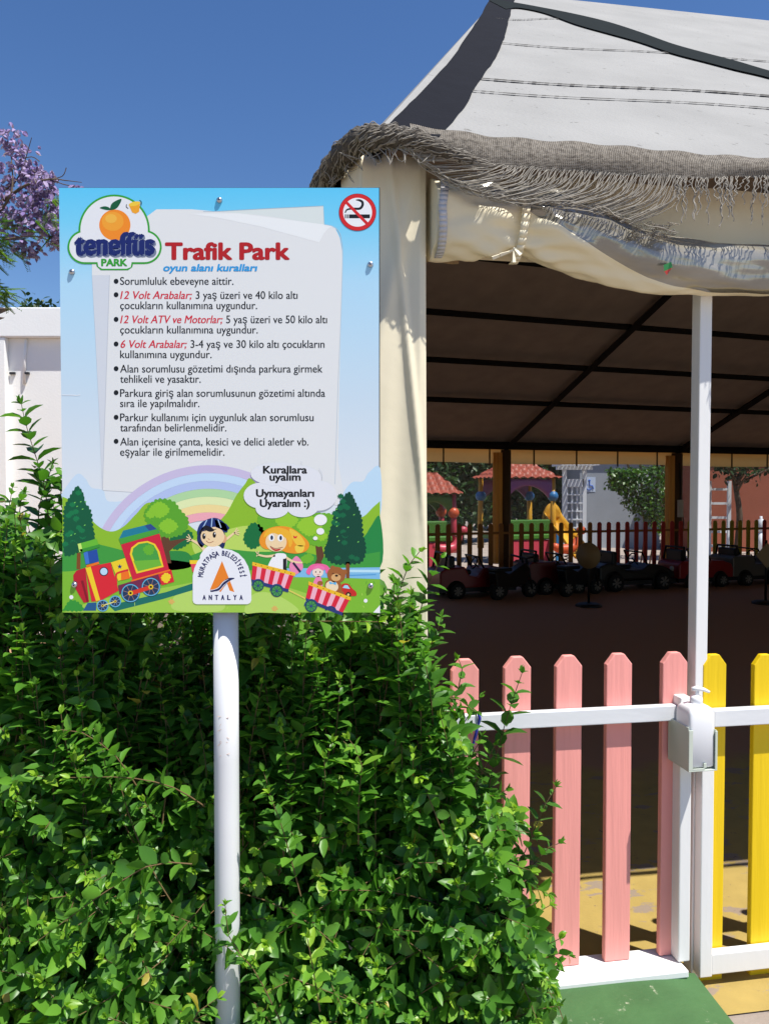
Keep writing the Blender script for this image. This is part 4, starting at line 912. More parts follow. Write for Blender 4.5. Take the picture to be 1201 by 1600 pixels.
# ------------------------------------------------------------------ foliage tools
LEAF = np.array([(0,0,0),(0.5,0.30,0.06),(0.32,0,0.0),(0.5,-0.30,0.06),(0.22,0.24,0.05),(0.22,-0.24,0.05),(0.78,0.19,0.0),(0.78,-0.19,0.0),(0.66,0,-0.035),(1.0,0,-0.10)], float)
LEAF_F = [(0,2,4),(0,5,2),(4,2,8,1),(2,5,3,8),(1,8,6),(8,3,7),(6,8,9),(8,7,9)]
def leaf_mesh(name, mats, P, D, U, Ls, Wd, tone, parent, off, midx=None):
    """P bases, D directions, U up hints, Ls lengths, Wd relative widths, tone 0..1"""
    P, D, U = map(np.asarray, (P, D, U)); n = len(P)
    D = D/np.linalg.norm(D, axis=1, keepdims=True); A_ = np.cross(U, D); A_ /= np.linalg.norm(A_, axis=1, keepdims=True)+1e-9; B_ = np.cross(D, A_)
    T = LEAF; Ls = np.asarray(Ls)[:,None,None]; Wd = np.asarray(Wd)[:,None,None]
    V = P[:,None,:] + Ls*(T[None,:,0:1]*D[:,None,:] + Wd*T[None,:,1:2]*A_[:,None,:] + T[None,:,2:3]*B_[:,None,:]*np.asarray(RNG.uniform(0.4,2.2,n))[:,None,None])
    nv = len(T); V = V.reshape(-1,3) - np.array(off)
    me = bpy.data.meshes.new(name)
    sizes = np.array([len(f) for f in LEAF_F]); loops = np.concatenate([np.array(f) for f in LEAF_F])
    allloops = (loops[None,:] + (np.arange(n)*nv)[:,None]).reshape(-1); tot = np.tile(sizes, n)
    me.vertices.add(len(V)); me.vertices.foreach_set('co', V.reshape(-1)); me.loops.add(len(allloops)); me.loops.foreach_set('vertex_index', allloops.astype(np.int32))
    me.polygons.add(len(tot)); st = np.concatenate([[0], np.cumsum(tot)[:-1]]); me.polygons.foreach_set('loop_start', st.astype(np.int32)); me.polygons.foreach_set('loop_total', tot.astype(np.int32))
    me.polygons.foreach_set('use_smooth', np.ones(len(tot), bool)); me.update(calc_edges=True)
    at_ = me.attributes.new('tone', 'FLOAT', 'FACE'); at_.data.foreach_set('value', np.repeat(np.asarray(tone, float), len(LEAF_F)))
    for m_ in (mats if isinstance(mats, list) else [mats]): me.materials.append(m_)
    o = bpy.data.objects.new(name, me); COL.objects.link(o); o.parent = parent; return o
def leaf_mat(name, cols, trans=0.35, rough=0.38):
    m = bpy.data.materials.new(name); m.use_nodes = True; t = m.node_tree; b = t.nodes['Principled BSDF']; b.inputs['Roughness'].default_value = rough; b.inputs['Specular IOR Level'].default_value = 0.4
    a = t.nodes.new('ShaderNodeAttribute'); a.attribute_name = 'tone'; r = t.nodes.new('ShaderNodeValToRGB'); t.links.new(a.outputs['Fac'], r.inputs[0])
    for i, (p, c) in enumerate(cols):
        e = r.color_ramp.elements[i] if i < 2 else r.color_ramp.elements.new(p); e.position = p; e.color = (*c, 1)
    t.links.new(r.outputs[0], b.inputs['Base Color'])
    tr = t.nodes.new('ShaderNodeBsdfTranslucent'); mxc = t.nodes.new('ShaderNodeMix'); mxc.data_type = 'RGBA'; mxc.blend_type = 'MULTIPLY'; mxc.inputs[0].default_value = 1; mxc.inputs[7].default_value = (1.5,1.7,0.7,1); t.links.new(r.outputs[0], mxc.inputs[6]); t.links.new(mxc.outputs[2], tr.inputs[0])
    mx = t.nodes.new('ShaderNodeMixShader'); mx.inputs[0].default_value = trans; t.links.new(b.outputs[0], mx.inputs[1]); t.links.new(tr.outputs[0], mx.inputs[2]); t.links.new(mx.outputs[0], t.nodes['Material Output'].inputs[0])
    return m

# ------------------------------------------------------------------ hedge
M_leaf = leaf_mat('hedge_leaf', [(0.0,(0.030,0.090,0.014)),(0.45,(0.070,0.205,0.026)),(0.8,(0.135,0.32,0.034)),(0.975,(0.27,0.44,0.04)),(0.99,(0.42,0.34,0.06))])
M_stem = mat('stem_brown', (104,84,54), 0.9, 0.2, 30)
hedge = thing('privet_hedge', 'dense leafy green privet hedge behind the white sign post', 'hedge', (-0.8, 2.05, 0))
HO = (-0.8, 2.05, 0)
lp_, ld_, lu_, ll_, lw_, lt_ = [], [], [], [], [], []; stems = MB()
def top_z(x, y):
    px = CX + x/y*F
    base = pl([(-400,790),(0,790),(60,800),(97,760),(600,860),(640,890),(680,960),(700,1010),(740,1100),(800,1215),(850,1290),(880,1380),(895,1500),(900,1600)], px)
    return base
def right_x(z): return pl([(0.05,0.49),(0.3,0.49),(0.55,0.47),(0.8,0.37),(1.0,0.25),(1.14,0.16),(1.3,0.12),(1.45,0.09),(1.6,0.02)], z)
def front_y(x, z): return pl([(0.0,1.62),(0.35,1.72),(0.7,1.83),(1.0,1.89),(1.35,1.94),(1.6,2.06)], z) + 0.05*math.sin(x*5+z*3) + 0.035*math.sin(x*13+2*z) + max(0,x)*0.12
rs = random.Random(5)
def shoot(base, tip, leafL, space, tone0, lightTip=True, path=None):
    base, tip = Vector(base), Vector(tip); d = tip-base; Lg = d.length; leafL *= 0.84; space *= 0.86
    if path is None:
        ctrl = base.lerp(tip,0.5) + Vector((rs.uniform(-.12,.12), rs.uniform(-.12,.12), rs.uniform(-0.02,.10)))*Lg
        fn = lambda u: (1-u)**2*base + 2*u*(1-u)*ctrl + u*u*tip
    else:
        cum = [0.0]
        for a, b in zip(path, path[1:]): cum.append(cum[-1]+(b-a).length)
        Lg = cum[-1]
        def fn(u):
            q = u*Lg; i = 0
            while i < len(cum)-2 and cum[i+1] < q: i += 1
            return path[i].lerp(path[i+1], min(1,max(0,(q-cum[i])/(cum[i+1]-cum[i]+1e-9))))
    n = max(3, int(Lg/space)); ph = rs.uniform(0,6.28); pts = []
    for i in range(n+1):
        u = i/n; p = fn(u); pts.append(p); tg = (fn(min(1,u+.03))-fn(max(0,u-.03))).normalized()
        if u < (0.10 if path is None else 0.02): continue
        a1 = tg.cross(Vector((0.3,0.2,1)))
        if a1.length < 0.05: a1 = tg.orthogonal()
        a1.normalize(); a2 = tg.cross(a1)
        ang = ph + (math.pi/2 if i % 2 else 0) + rs.uniform(-.25,.25)
        ax = a1*math.cos(ang)+a2*math.sin(ang)
        sz = leafL*(0.66+0.46*math.sin(math.pi*min(1,u*0.9+0.08)))*rs.uniform(0.8,1.18)
        if u > 0.9: sz *= 0.6
        for s_ in (1,-1):
            if rs.random() < 0.05: continue
            dd = ax*s_*rs.uniform(0.75,1.0) + tg*rs.uniform(0.35,0.75) + Vector((0,0,rs.uniform(-0.25,0.12)))
            up = tg*0.9 + Vector((0,0,0.7)) + Vector((rs.uniform(-.3,.3),rs.uniform(-.3,.3),0))
            lp_.append(tuple(p)); ld_.append(tuple(dd)); lu_.append(tuple(up)); ll_.append(sz); lw_.append(rs.uniform(0.66,1.02))
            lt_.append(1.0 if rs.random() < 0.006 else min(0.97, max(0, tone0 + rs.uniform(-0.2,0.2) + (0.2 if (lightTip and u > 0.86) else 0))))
    if lightTip:
        for k in range(4):
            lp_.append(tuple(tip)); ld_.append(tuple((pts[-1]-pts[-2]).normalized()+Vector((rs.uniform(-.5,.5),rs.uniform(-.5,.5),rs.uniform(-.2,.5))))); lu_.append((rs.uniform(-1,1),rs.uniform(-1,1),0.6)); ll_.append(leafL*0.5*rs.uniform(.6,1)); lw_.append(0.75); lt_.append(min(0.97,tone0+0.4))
    P = pts[::2] if len(pts) > 5 else pts
    if P[-1] != pts[-1]: P = P+[pts[-1]]
    stems.tube(P, [0.0019*(1-0.6*i/len(P)) for i in range(len(P))], 4, 0, False)
def blocked(p):
    px = CX + p.x/p.y*F; py = 770 + (CZ-p.z)/p.y*F
    if p.y < 1.93 and p.z > 1.28 and -0.80 < p.x < 0.03: return True        # the board
    if (p.x-XP+0.009)**2 + (p.y-1.852)**2 < 0.055**2: return True                  # the pipe
    if p.y < 1.86 and abs(p.x-XP) < 0.07 and p.z > 0.62: return True
    q = p - O_; d = q.dot(N_); tt = q.dot(E_)
    if tt > -0.02 and d > (-0.07 if tt > 0.06 else -0.10) and p.z > 0.08 and p.z < 3: return True
    return False
cnt = 0; tries = 0
while cnt < 2500 and tries < 90000:                      # outer shoots on the visible face and top
    tries += 1
    x = rs.uniform(-1.75, 0.56); z = rs.uniform(0.05, 1.62)
    fy = front_y(x, z); y = fy + rs.random()**1.6*0.42
    if x > right_x(z) - 0.02: continue
    px = CX + x/y*F; py = 770 + (CZ-z)/y*F
    if py < top_z(x, y) + rs.uniform(-6, 26): continue
    if -0.75 < x < 0.0 and z > 1.42 and y < 2.5 and py < 900 and rs.random() < 0.7: continue
    tip = Vector((x,y,z))
    if blocked(tip): continue
    upright = z > 0.95 and rs.random() < 0.75
    Lg = rs.uniform(0.22,0.42)
    if upright: dr = Vector((rs.gauss(0.02,.16), rs.gauss(-0.12,.12), 1))
    else: dr = Vector((rs.gauss(0.1,.55), -rs.uniform(0.25,1.0), rs.gauss(0.25,.4)))
    base = tip - dr.normalized()*Lg
    mid = base.lerp(tip, 0.6)
    if blocked(mid) or base.x > right_x(base.z)-0.06 or base.y < front_y(base.x, base.z)+0.06: continue
    big = 1.0 if y < fy+0.12 else 0.9
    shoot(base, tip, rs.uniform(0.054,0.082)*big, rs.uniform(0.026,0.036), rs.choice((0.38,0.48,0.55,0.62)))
    cnt += 1
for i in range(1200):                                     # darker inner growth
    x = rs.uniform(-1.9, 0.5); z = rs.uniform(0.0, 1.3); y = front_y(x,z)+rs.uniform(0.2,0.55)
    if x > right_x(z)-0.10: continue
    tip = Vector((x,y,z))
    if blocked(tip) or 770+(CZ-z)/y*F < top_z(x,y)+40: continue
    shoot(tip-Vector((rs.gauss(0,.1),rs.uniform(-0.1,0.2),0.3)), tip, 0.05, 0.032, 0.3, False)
def sprig(pts_px, Y0, Y1, leafL, space, tone):
    P = spline([at(x,y,Y0+(Y1-Y0)*i/(len(pts_px)-1)) for i,(x,y) in enumerate(pts_px)], False, 5)
    shoot(P[0], P[-1], leafL*1.15, space, tone, True, P)
# named long shoots of the photograph
sprig([(78,830),(70,760),(52,700),(40,660),(34,632)], 2.15, 2.1, 0.066, 0.023, 0.30)
sprig([(120,830),(96,790),(100,735)], 2.15, 2.1, 0.058, 0.022, 0.35)
sprig([(60,840),(62,790),(75,750),(82,725)], 2.2, 2.15, 0.055, 0.022, 0.32)
sprig([(40,850),(30,800),(38,770)], 2.3, 2.3, 0.05, 0.024, 0.4)
sprig([(8,830),(15,790),(20,762)], 2.5, 2.5, 0.045, 0.026, 0.4)
sprig([(640,1020),(655,960),(668,915),(690,872)], 2.1, 2.1, 0.056, 0.03, 0.35)
sprig([(610,980),(625,920),(640,880),(655,862)], 2.12, 2.12, 0.05, 0.026, 0.55)
sprig([(750,1300),(770,1200),(795,1110),(815,1052)], 2.02, 2.02, 0.062, 0.034, 0.22)
sprig([(700,1140),(712,1090),(722,1050),(716,1030)], 2.08, 2.08, 0.05, 0.03, 0.5)
sprig([(690,1190),(730,1120),(750,1090)], 2.06, 2.06, 0.05, 0.03, 0.35)
sprig([(780,1420),(820,1330),(850,1260),(868,1230)], 2.0, 2.0, 0.05, 0.028, 0.32)
sprig([(740,1440),(800,1390),(850,1330),(872,1318)], 1.98, 1.98, 0.056, 0.03, 0.3)
sprig([(790,1540),(840,1500),(870,1490),(888,1494)], 1.95, 1.95, 0.05, 0.028, 0.35)
sprig([(780,1600),(830,1580),(868,1572)], 1.9, 1.9, 0.045, 0.026, 0.45)
sprig([(215,1230),(180,1180),(130,1145),(95,1140)], 1.82, 1.78, 0.052, 0.026, 0.6)
sprig([(320,1260),(270,1230),(200,1215),(110,1215)], 1.86, 1.76, 0.052, 0.026, 0.6)
sprig([(300,1350),(240,1350),(170,1390),(60,1470)], 1.82, 1.72, 0.056, 0.03, 0.62)
sprig([(440,1600),(400,1520),(360,1470),(352,1415)], 1.78, 1.74, 0.05, 0.03, 0.5)
sprig([(320,1600),(300,1590),(340,1560)], 1.68, 1.68, 0.05, 0.028, 0.62)
sprig([(470,1400),(440,1290),(420,1240)], 1.85, 1.8, 0.056, 0.03, 0.6)
sprig([(560,1320),(560,1250),(565,1190),(545,1155)], 1.92, 1.9, 0.056, 0.03, 0.72)
sprig([(500,1580),(490,1520),(480,1465)], 1.76, 1.72, 0.055, 0.03, 0.85)
for pts in ([(690,1300),(740,1230),(772,1165)],[(700,1420),(780,1360),(846,1392)],[(720,1510),(800,1450),(858,1415)],[(700,1570),(790,1535),(862,1545)],[(690,1360),(765,1300),(832,1302)],[(655,1130),(695,1085),(742,1112)],[(670,1240),(730,1190),(752,1150)],[(640,1060),(672,1010),(690,965)],[(700,1330),(745,1260),(790,1235)],[(720,1600),(800,1575),(850,1590)],[(660,1180),(700,1140),(730,1135)]):
    sprig(pts, 2.02, 2.0, rs.uniform(0.05,0.06), 0.027, rs.uniform(0.3,0.5))
for i in range(26):                                     # bare woody stems inside
    x = rs.uniform(-1.6,-0.05); y = rs.uniform(2.1,2.3); z1 = 1.15 if x < -0.2 else 0.95
    stems.tube(spline([(x,y,0),(x+rs.uniform(-.1,.1),y+rs.uniform(-.05,.05),z1*.5),(x+rs.uniform(-.2,.05),y-rs.uniform(0,.06),z1)], False, 4), [0.012-0.0011*k for k in range(9)], 6)
leaf_mesh('foliage', M_leaf, lp_, ld_, lu_, ll_, lw_, lt_, hedge, HO)
stems.build('branches', M_stem, hedge, HO)

# ------------------------------------------------------------------ generic leaf crowns
def crown(parent, off, c, rad, n, L, mt, seed, tone=(0.2,0.7), hole=0.0):
    g = np.random.default_rng(seed); cl = max(6, n//70)
    cc = g.normal(size=(cl,3)); cc /= np.linalg.norm(cc,axis=1,keepdims=True); cc *= g.uniform(0.35,1.0,(cl,1)); cc = cc*np.array(rad)+np.array(c)
    k = g.integers(0,cl,n); ro = g.normal(size=(n,3))*np.array(rad)*0.17; P = cc[k]+ro
    D = g.normal(size=(n,3))+np.array((0,0,-0.3)); U = g.normal(size=(n,3))*0.6+np.array((0,0,1))
    tn = np.clip(g.uniform(*tone, cl)[k]+g.uniform(-.15,.15,n),0,1)
    return leaf_mesh('crown', mt, P, D, U, L*g.uniform(0.6,1.3,n), g.uniform(0.8,1.2,n), tn, parent, off)
M_tleaf = leaf_mat('tree_leaf', [(0.0,(0.010,0.028,0.008)),(0.5,(0.025,0.065,0.016)),(1.0,(0.06,0.13,0.03))], 0.2, 0.5)
M_bark = mat('bark', (92,78,64), 0.95, 0.3, 14, 0.6, 30)
def tree(name, label, cat, x, y, h, rad, n, L, seed, trunk_r=0.12, zc=None, tone=(0.2,0.7), group=None, mt=None):
    t_ = thing(name, label, cat, (x,y,0), 0, group); rr = random.Random(seed)
    zc = zc or h-rad[2]*0.8
    q = MB(); q.tube(spline([(0,0,-0.05),(rr.uniform(-.1,.1),0,zc*.4),(rr.uniform(-.2,.2),rr.uniform(-.1,.1),zc*.8),(0,0,zc+rad[2]*0.4)], False, 4), [trunk_r*(1-0.06*k) for k in range(13)], 8)
    for k in range(6):
        a = rr.uniform(0,6.28); z0 = zc*rr.uniform(.55,.95); q.tube([(0,0,z0),(rad[0]*.35*math.cos(a),rad[1]*.35*math.sin(a),z0+rad[2]*.4),(rad[0]*.7*math.cos(a),rad[1]*.7*math.sin(a),z0+rad[2]*.7)], [trunk_r*.4,trunk_r*.25,trunk_r*.08], 5)
    q.build('trunk', M_bark, t_)
    crown(t_, (0,0,0), (0,0,zc), rad, n, L, mt or M_tleaf, seed, tone); return t_

# ------------------------------------------------------------------ left background: white building, jacaranda, tree tops
M_wb = mat('white_render', (246,246,243), 0.85, 0.02, 2, 0.15, 40, dirt=(180,180,178), dirt_amt=-0.1, dirt_scale=2)
YB = 8.6
xl, xr_ = -9.5, at(150,600,YB).x
wb = thing('white_building', 'flat roofed white rendered building behind the left end of the hedge', 'building', ((xl+xr_)/2, YB, 0)); WO = wb.location.copy()
zt1, zt0 = at(60,480,YB).z, at(60,526,YB).z
q = MB(); q.box((xl,YB,zt0),(xr_,YB+3.2,zt1)); q.build('roof_fascia', M_wb, wb, WO, bevel=0.01)
q = MB(); q.box((xl,YB+0.10,0),(xr_,YB+1.0,zt0-0.002)); q.build('wall', M_wb, wb, WO)
q = MB(); a = at(8,600,YB).x; q.box((a-0.9,YB+0.012,0),(a,YB+0.0995,zt0-0.002)); q.build('pillar', M_wb, wb, WO, bevel=0.008)
q = MB(); a = at(38,600,YB+0.08).x; q.tube([(a,YB+0.085,at(38,600,YB+.1).z),(a+0.01,YB+0.085,at(38,558,YB+.1).z),(a+0.03,YB+0.085,at(42,531,YB+.1).z)], 0.018, 8); q.build('wall_pipe', M_wb, wb, WO)
for x in (21,43):
    q = MB(); p = at(x,583.5,YB+0.10); q.box((p.x-0.03,p.y-0.03,p.z-0.012),(p.x+0.03,p.y,p.z+0.012)); q.build('wall_hook', M_dark, wb, WO)
M_tile = mat('brown_tile', (92,80,74), 0.8, 0.2, 10)
kx0 = at(13,486,6.5); kc = kx0.x-1.5
ki = thing('tiled_kiosk', 'brown roof corner poking in at the left edge, before the white building', 'kiosk', (kc, 6.9, 0)); KO = ki.location.copy()
q = MB()
for k in range(2):
    z = kx0.z-0.075*k+0.03; i_ = 0.06*k
    q.add([(kx0.x-i_,6.55,z),(kx0.x-0.8-i_,7.3,z),(kc,7.2,z+0.22),(kc,6.65,z+0.22),(2*kc-kx0.x+i_,6.55,z),(2*kc-kx0.x+i_,7.3,z)], [(0,1,2,3),(3,2,5,4),(0,3,4),(1,5,2),(0,4,5,1)])
q.build('roof', M_tile, ki, KO, solid=0.03)
for sx in (-1.2,0.3):
    for sy in (-0.25,0.25): q = MB(); q.box((kc+sx-0.05,6.92+sy-0.05,0),(kc+sx+0.05,6.92+sy+0.05,kx0.z-0.06)); q.build('post', M_bark, ki, KO)
# jacaranda
YJ = 5.6
jx = at(-330,700,YJ).x
jac = thing('jacaranda_tree', 'jacaranda tree with purple blossom hanging over the white building', 'tree', (jx, YJ, 0)); JO = jac.location.copy()
q = MB(); z1 = at(-100,300,YJ).z
q.tube(spline([(jx,YJ,0),(jx+0.05,YJ,1.2),(jx+0.15,YJ+0.05,2.4),(jx+0.35,YJ,3.3)], False, 5), [0.14-0.004*i for i in range(16)], 10)
limbs = [[(-260,420),(-120,400),(-20,380),(60,370),(110,400)],[(-240,400),(-100,330),(0,300),(30,275),(50,215)],[(-120,350),(-10,320),(40,290),(80,280),(103,282),(128,285)],[(-60,380),(0,330),(20,290),(15,220)]]
tips = []
for lb in limbs:
    P = spline([at(x,y,YJ+rs.uniform(-.15,.15)) for x,y in lb], False, 5); q.tube(P, [0.016*(1-i/len(P))**1.5+0.0022 for i in range(len(P))], 5); tips += P[len(P)//3:]
for lb in ([(80,280),(98,275),(104,262)],[(85,282),(100,288),(122,292)],[(60,280),(90,300),(104,312)],[(30,250),(50,245),(62,252)]):
    q.tube(spline([at(x,y,YJ) for x,y in lb], False, 4), 0.0035, 4)
q.build('trunk', M_bark, jac, JO)
P_, D_, U_, L_, W_, T_ = [], [], [], [], [], []
def bell(cluster, n, spread):
    for _ in range(n):
        p = cluster + Vector((rs.gauss(0,spread),rs.gauss(0,spread),rs.gauss(0,spread*1.1)))
        d = Vector((rs.gauss(0,.7),rs.gauss(0,.7)-0.3,-0.7)); ph = rs.uniform(0,6)
        for k in range(3): P_.append(tuple(p)); D_.append(tuple(d+Vector((math.cos(ph+k*2.1),math.sin(ph+k*2.1),0))*0.35)); U_.append((math.cos(ph+k*2.1),math.sin(ph+k*2.1),0.3)); L_.append(rs.uniform(0.035,0.055)); W_.append(0.9); T_.append(rs.random())
for x, y, n, s_ in [(12,215,22,.05),(30,245,14,.04),(8,260,8,.04),(33,225,10,.05),(50,270,28,.045),(65,285,34,.05),(55,305,30,.05),(40,262,12,.04),(12,285,8,.03),(75,300,16,.04),(60,330,28,.06),(45,350,22,.06),(75,350,24,.06),(92,355,18,.05),(20,335,14,.05),(85,315,12,.04),(40,390,10,.03),(57,392,9,.025),(88,370,14,.04),(122,290,4,.015),(84,272,4,.015),(25,360,18,.06),(5,330,16,.06),(-40,300,30,.1),(-60,250,26,.1),(96,330,16,.05),(10,305,14,.06),(100,375,10,.03),(33,318,14,.05)]:
    bell(at(x,y,YJ+rs.uniform(-.1,.1)), int(n*1.9), s_*0.95)
M_flower = leaf_mat('jacaranda_flower', [(0.0,(0.20,0.13,0.36)),(0.5,(0.33,0.24,0.52)),(1.0,(0.50,0.40,0.66))], 0.35, 0.6)
leaf_mesh('blossom', M_flower, P_, D_, U_, L_, W_, T_, jac, JO)
P_, D_, U_, L_, W_, T_ = [], [], [], [], [], []
for i in range(150):                                     # feathery leaves
    x, y = rs.choice([(rs.gauss(15,28), rs.gauss(355,22)), (rs.gauss(5,18), rs.gauss(385,14)), (rs.gauss(-40,40),rs.gauss(370,40)), (rs.gauss(70,20),rs.gauss(335,20)), (rs.gauss(2,6),rs.gauss(457,8))])
    if x > 100 or (y > 410 and x > 14) or (y > 385 and x > 40): continue
    p = at(x,y,YJ+rs.uniform(-.25,.25)); d = Vector((rs.gauss(.3,.6),rs.gauss(0,.6),rs.uniform(-.7,.1))).normalized(); sd = d.cross(Vector((0,0,1))).normalized(); Lf = rs.uniform(.10,.18); tn = rs.uniform(0.2,0.9)
    for k in range(12):
        for s_ in (1,-1): P_.append(tuple(p+d*Lf*k/12)); D_.append(tuple(sd*s_+d*0.5)); U_.append((0,0,1)); L_.append(0.032*(1-0.5*k/12)); W_.append(0.75); T_.append(tn)
M_jleaf = leaf_mat('jacaranda_leaf', [(0.0,(0.03,0.08,0.015)),(0.5,(0.07,0.16,0.025)),(1.0,(0.16,0.27,0.04))], 0.35, 0.5)
leaf_mesh('leaves', M_jleaf, P_, D_, U_, L_, W_, T_, jac, JO)
tt = at(75,492,20); tree('background_tree', 'dark green tree top showing over the white building roof', 'tree', tt.x, 20, tt.z+0.25, (1.3,1.1,0.75), 1500, 0.16, 77, 0.16, tt.z-0.35)

# ------------------------------------------------------------------ inside: rear fence, ride-on cars, paddle signs
def rear_frame(px, py, back=0.0): 
    p = hit(px, py, R0g - RN*back, RN); return p
FB = 0.40                                               # the rear fence stands just inside the rear posts
M_fb = mat('rear_brown', (150,100,45), 0.7, 0.1, 6); M_fr = mat('rear_red', (170,52,44), 0.7, 0.1, 6); M_fy = mat('rear_yellow', (160,140,40), 0.7, 0.1, 6)
rf0 = (rear_frame(640,850,FB)-R0g).dot(RD_)
base = R0g - RN*FB + RD_*rf0
rfence = thing('rear_fence', 'low round topped picket fence along the far side of the pavilion, behind the ride-on cars', 'fence', base, RA)
ztop = (rear_frame(900,816,FB)).z; sp = (rear_frame(673+16.3*10,850,FB)-rear_frame(673,850,FB)).length/10
n0 = 46
for k in range(n0):
    tt_ = 0.30 + sp*k; w = 0.082
    px = CX + (base+RD_*tt_).x/(base+RD_*tt_).y*F
    q = MB(); pts = [(tt_-w/2,0,0.08),(tt_+w/2,0,0.08),(tt_+w/2,0,ztop-0.045)] + [(tt_+w/2*math.cos(a),0,ztop-0.045+0.045*math.sin(a)) for a in (0.5,1.05,1.57,2.1,2.64)] + [(tt_-w/2,0,ztop-0.045)]
    q.prism(pts, (0,0.02,0)); q.build('picket', M_fr if 930 < px < 1075 or px > 1185 else M_fy if px >= 1075 else M_fb, rfence, clean=True)
q = MB(); q.box((0,0.021,ztop-0.19),(0.4+sp*n0,0.05,ztop-0.15)); q.build('top_rail', M_fb, rfence)
q = MB(); q.box((0,0.021,0.2),(0.4+sp*n0,0.05,0.25)); q.build('bottom_rail', M_fb, rfence)

M_tyre = mat('black_tyre', (10,10,10), 0.8); M_rim = mat('grey_rim', (110,104,96), 0.5); M_blk = mat('black_plastic', (14,13,13), 0.5); M_lamp = mat('lamp_grey', (170,170,165), 0.3)
def wheel(parent, x, y, r, w, spokes):
    q = MB(); q.lathe((x,y,r), [(r*.55,-w/2),(r*.92,-w/2),(r,-w*.35),(r,w*.35),(r*.92,w/2),(r*.55,w/2)], 20, 'Y'); wh = q.build('wheel', M_tyre, parent)
    q = MB(); yo = y-w/2-0.004
    q.lathe((x,y-w/2,r), [(r*.18,0.0),(r*.18,-0.014),(r*.1,-0.018)], 10, 'Y')
    for k in range(spokes):
        a = 2*math.pi*k/spokes; pa = lambda rr_, b: (x+r*rr_*math.cos(b), yo, r+r*rr_*math.sin(b))
        q.prism([pa(.15,a-.3), pa(.56,a-.1), pa(.60,a+.42), pa(.15,a+.4)], (0,-0.008,0))
    q.build('rim', M_rim, wh, clean=True); return wh
def ride_car(label, px, rz, body_c, style, Lg=1.30, Y=None, r=0.125):
    p = hit(px, 918 if style != 'bike' else 918, Vector((0,0,0)), Vector((0,0,1)))
    p = R0g - RN*1.0 + RD_*((rear_frame(px,900,1.0)-R0g).dot(RD_)); 
    c = thing('ride_on_car', label, 'toy car', (p.x,p.y,0), RA+rz, 'children\'s ride-on cars parked along the rear fence'); w = 0.30; h = Lg/2
    M_b = mat('car_body', body_c, 0.35, spec=0.5)
    if style == 'jeep': pr = [(-h,.16),(-h,.42),(-h+.10,.47),(-h+.42,.50),(-h+.50,.36),(-.02,.33),(.08,.47),(h-.22,.46),(h-.04,.40),(h,.30),(h,.16)]
    elif style == 'truck': pr = [(-h,.16),(-h,.50),(-h+.06,.53),(-.12,.53),(-.06,.38),(.10,.38),(.16,.50),(h-.12,.47),(h,.36),(h,.16)]
    else: pr = [(-h,.18),(-h,.42),(-h+.14,.47),(-h+.36,.44),(-.20,.34),(.10,.36),(.24,.45),(h-.22,.40),(h-.03,.30),(h,.20)]
    q = MB(); q.prism([(x,-w,z) for x,z in pr], (0,2*w,0)); q.build('body', M_b, c, bevel=0.025, clean=True)
    q = MB()
    for x in (-h+.27, h-.29):                            # dark wheel arches
        q.lathe((x,-w-0.003,r), [(r*1.28,0.0),(r*1.28,0.02)], 20, 'Y')
    q.box((-h-0.01,-w*0.98,.10),(h+0.01,w*0.98,.17)); q.build('under_tray', M_blk, c)
    for x in (-h+.27, h-.29): wheel(c, x, -w-0.02, r, 0.11, 6 if style == 'sport' else 7); wheel(c, x, w-0.0, r, 0.11, 6)
    q = MB(); q.box((-.40,-.22,.36),(-.08,.22,.44)); q.box((-.46,-.22,.40),(-.36,.22,.66)); q.build('seat', M_blk, c, bevel=0.03)
    q = MB(); a0 = 0.12 if style != 'sport' else 0.2
    q.tube([(a0,-.26,.44),(a0-.10,-.25,.64),(a0-.10,.25,.64),(a0,.26,.44)], 0.016, 6); q.build('windscreen_frame', M_blk, c)
    q = MB(); n = 14; ctr = Vector((0.02,-0.08,.53)); q.tube([ctr+Vector((0.03*math.cos(2*math.pi*k/n)*1.0,0.095*math.sin(2*math.pi*k/n),0.085*math.cos(2*math.pi*k/n))) for k in range(n+1)], 0.012, 5); q.tube([ctr,(0.14,-0.08,.42)], 0.012, 5); q.build('steering_wheel', M_blk, c)
    if style != 'sport':
        q = MB(); q.tube([(-h+.10,-.25,.46),(-h+.14,-.24,.70),(-h+.14,.24,.70),(-h+.10,.25,.46)], 0.02, 6); q.build('roll_bar', M_blk, c)
    for sy in (-.2,.2): q = MB(); q.lathe((h-0.012,sy,.34), [(0.045,0),(0.045,0.02),(0.03,0.03)], 12, 'X'); q.build('headlight', M_lamp, c)
    return c
ride_car('red ride-on jeep with dark seat, leftmost of the toy cars by the cream corner curtain', 735, math.pi*0, (120,16,16), 'jeep')
ride_car('dark red ride-on truck parked in front of the left rear post', 862, 0.0, (92,14,14), 'truck', 1.15)
ride_car('low black ride-on sports car behind the round paddle sign', 980, 0.0, (22,21,20), 'sport', 1.5, None, 0.15)
ride_car('bright red ride-on jeep half hidden by the white support post', 1085, 0.0, (130,16,20), 'jeep', 1.15)
ride_car('pale grey ride-on truck right of the white support post', 1165, 0.0, (84,78,70), 'truck', 1.15)
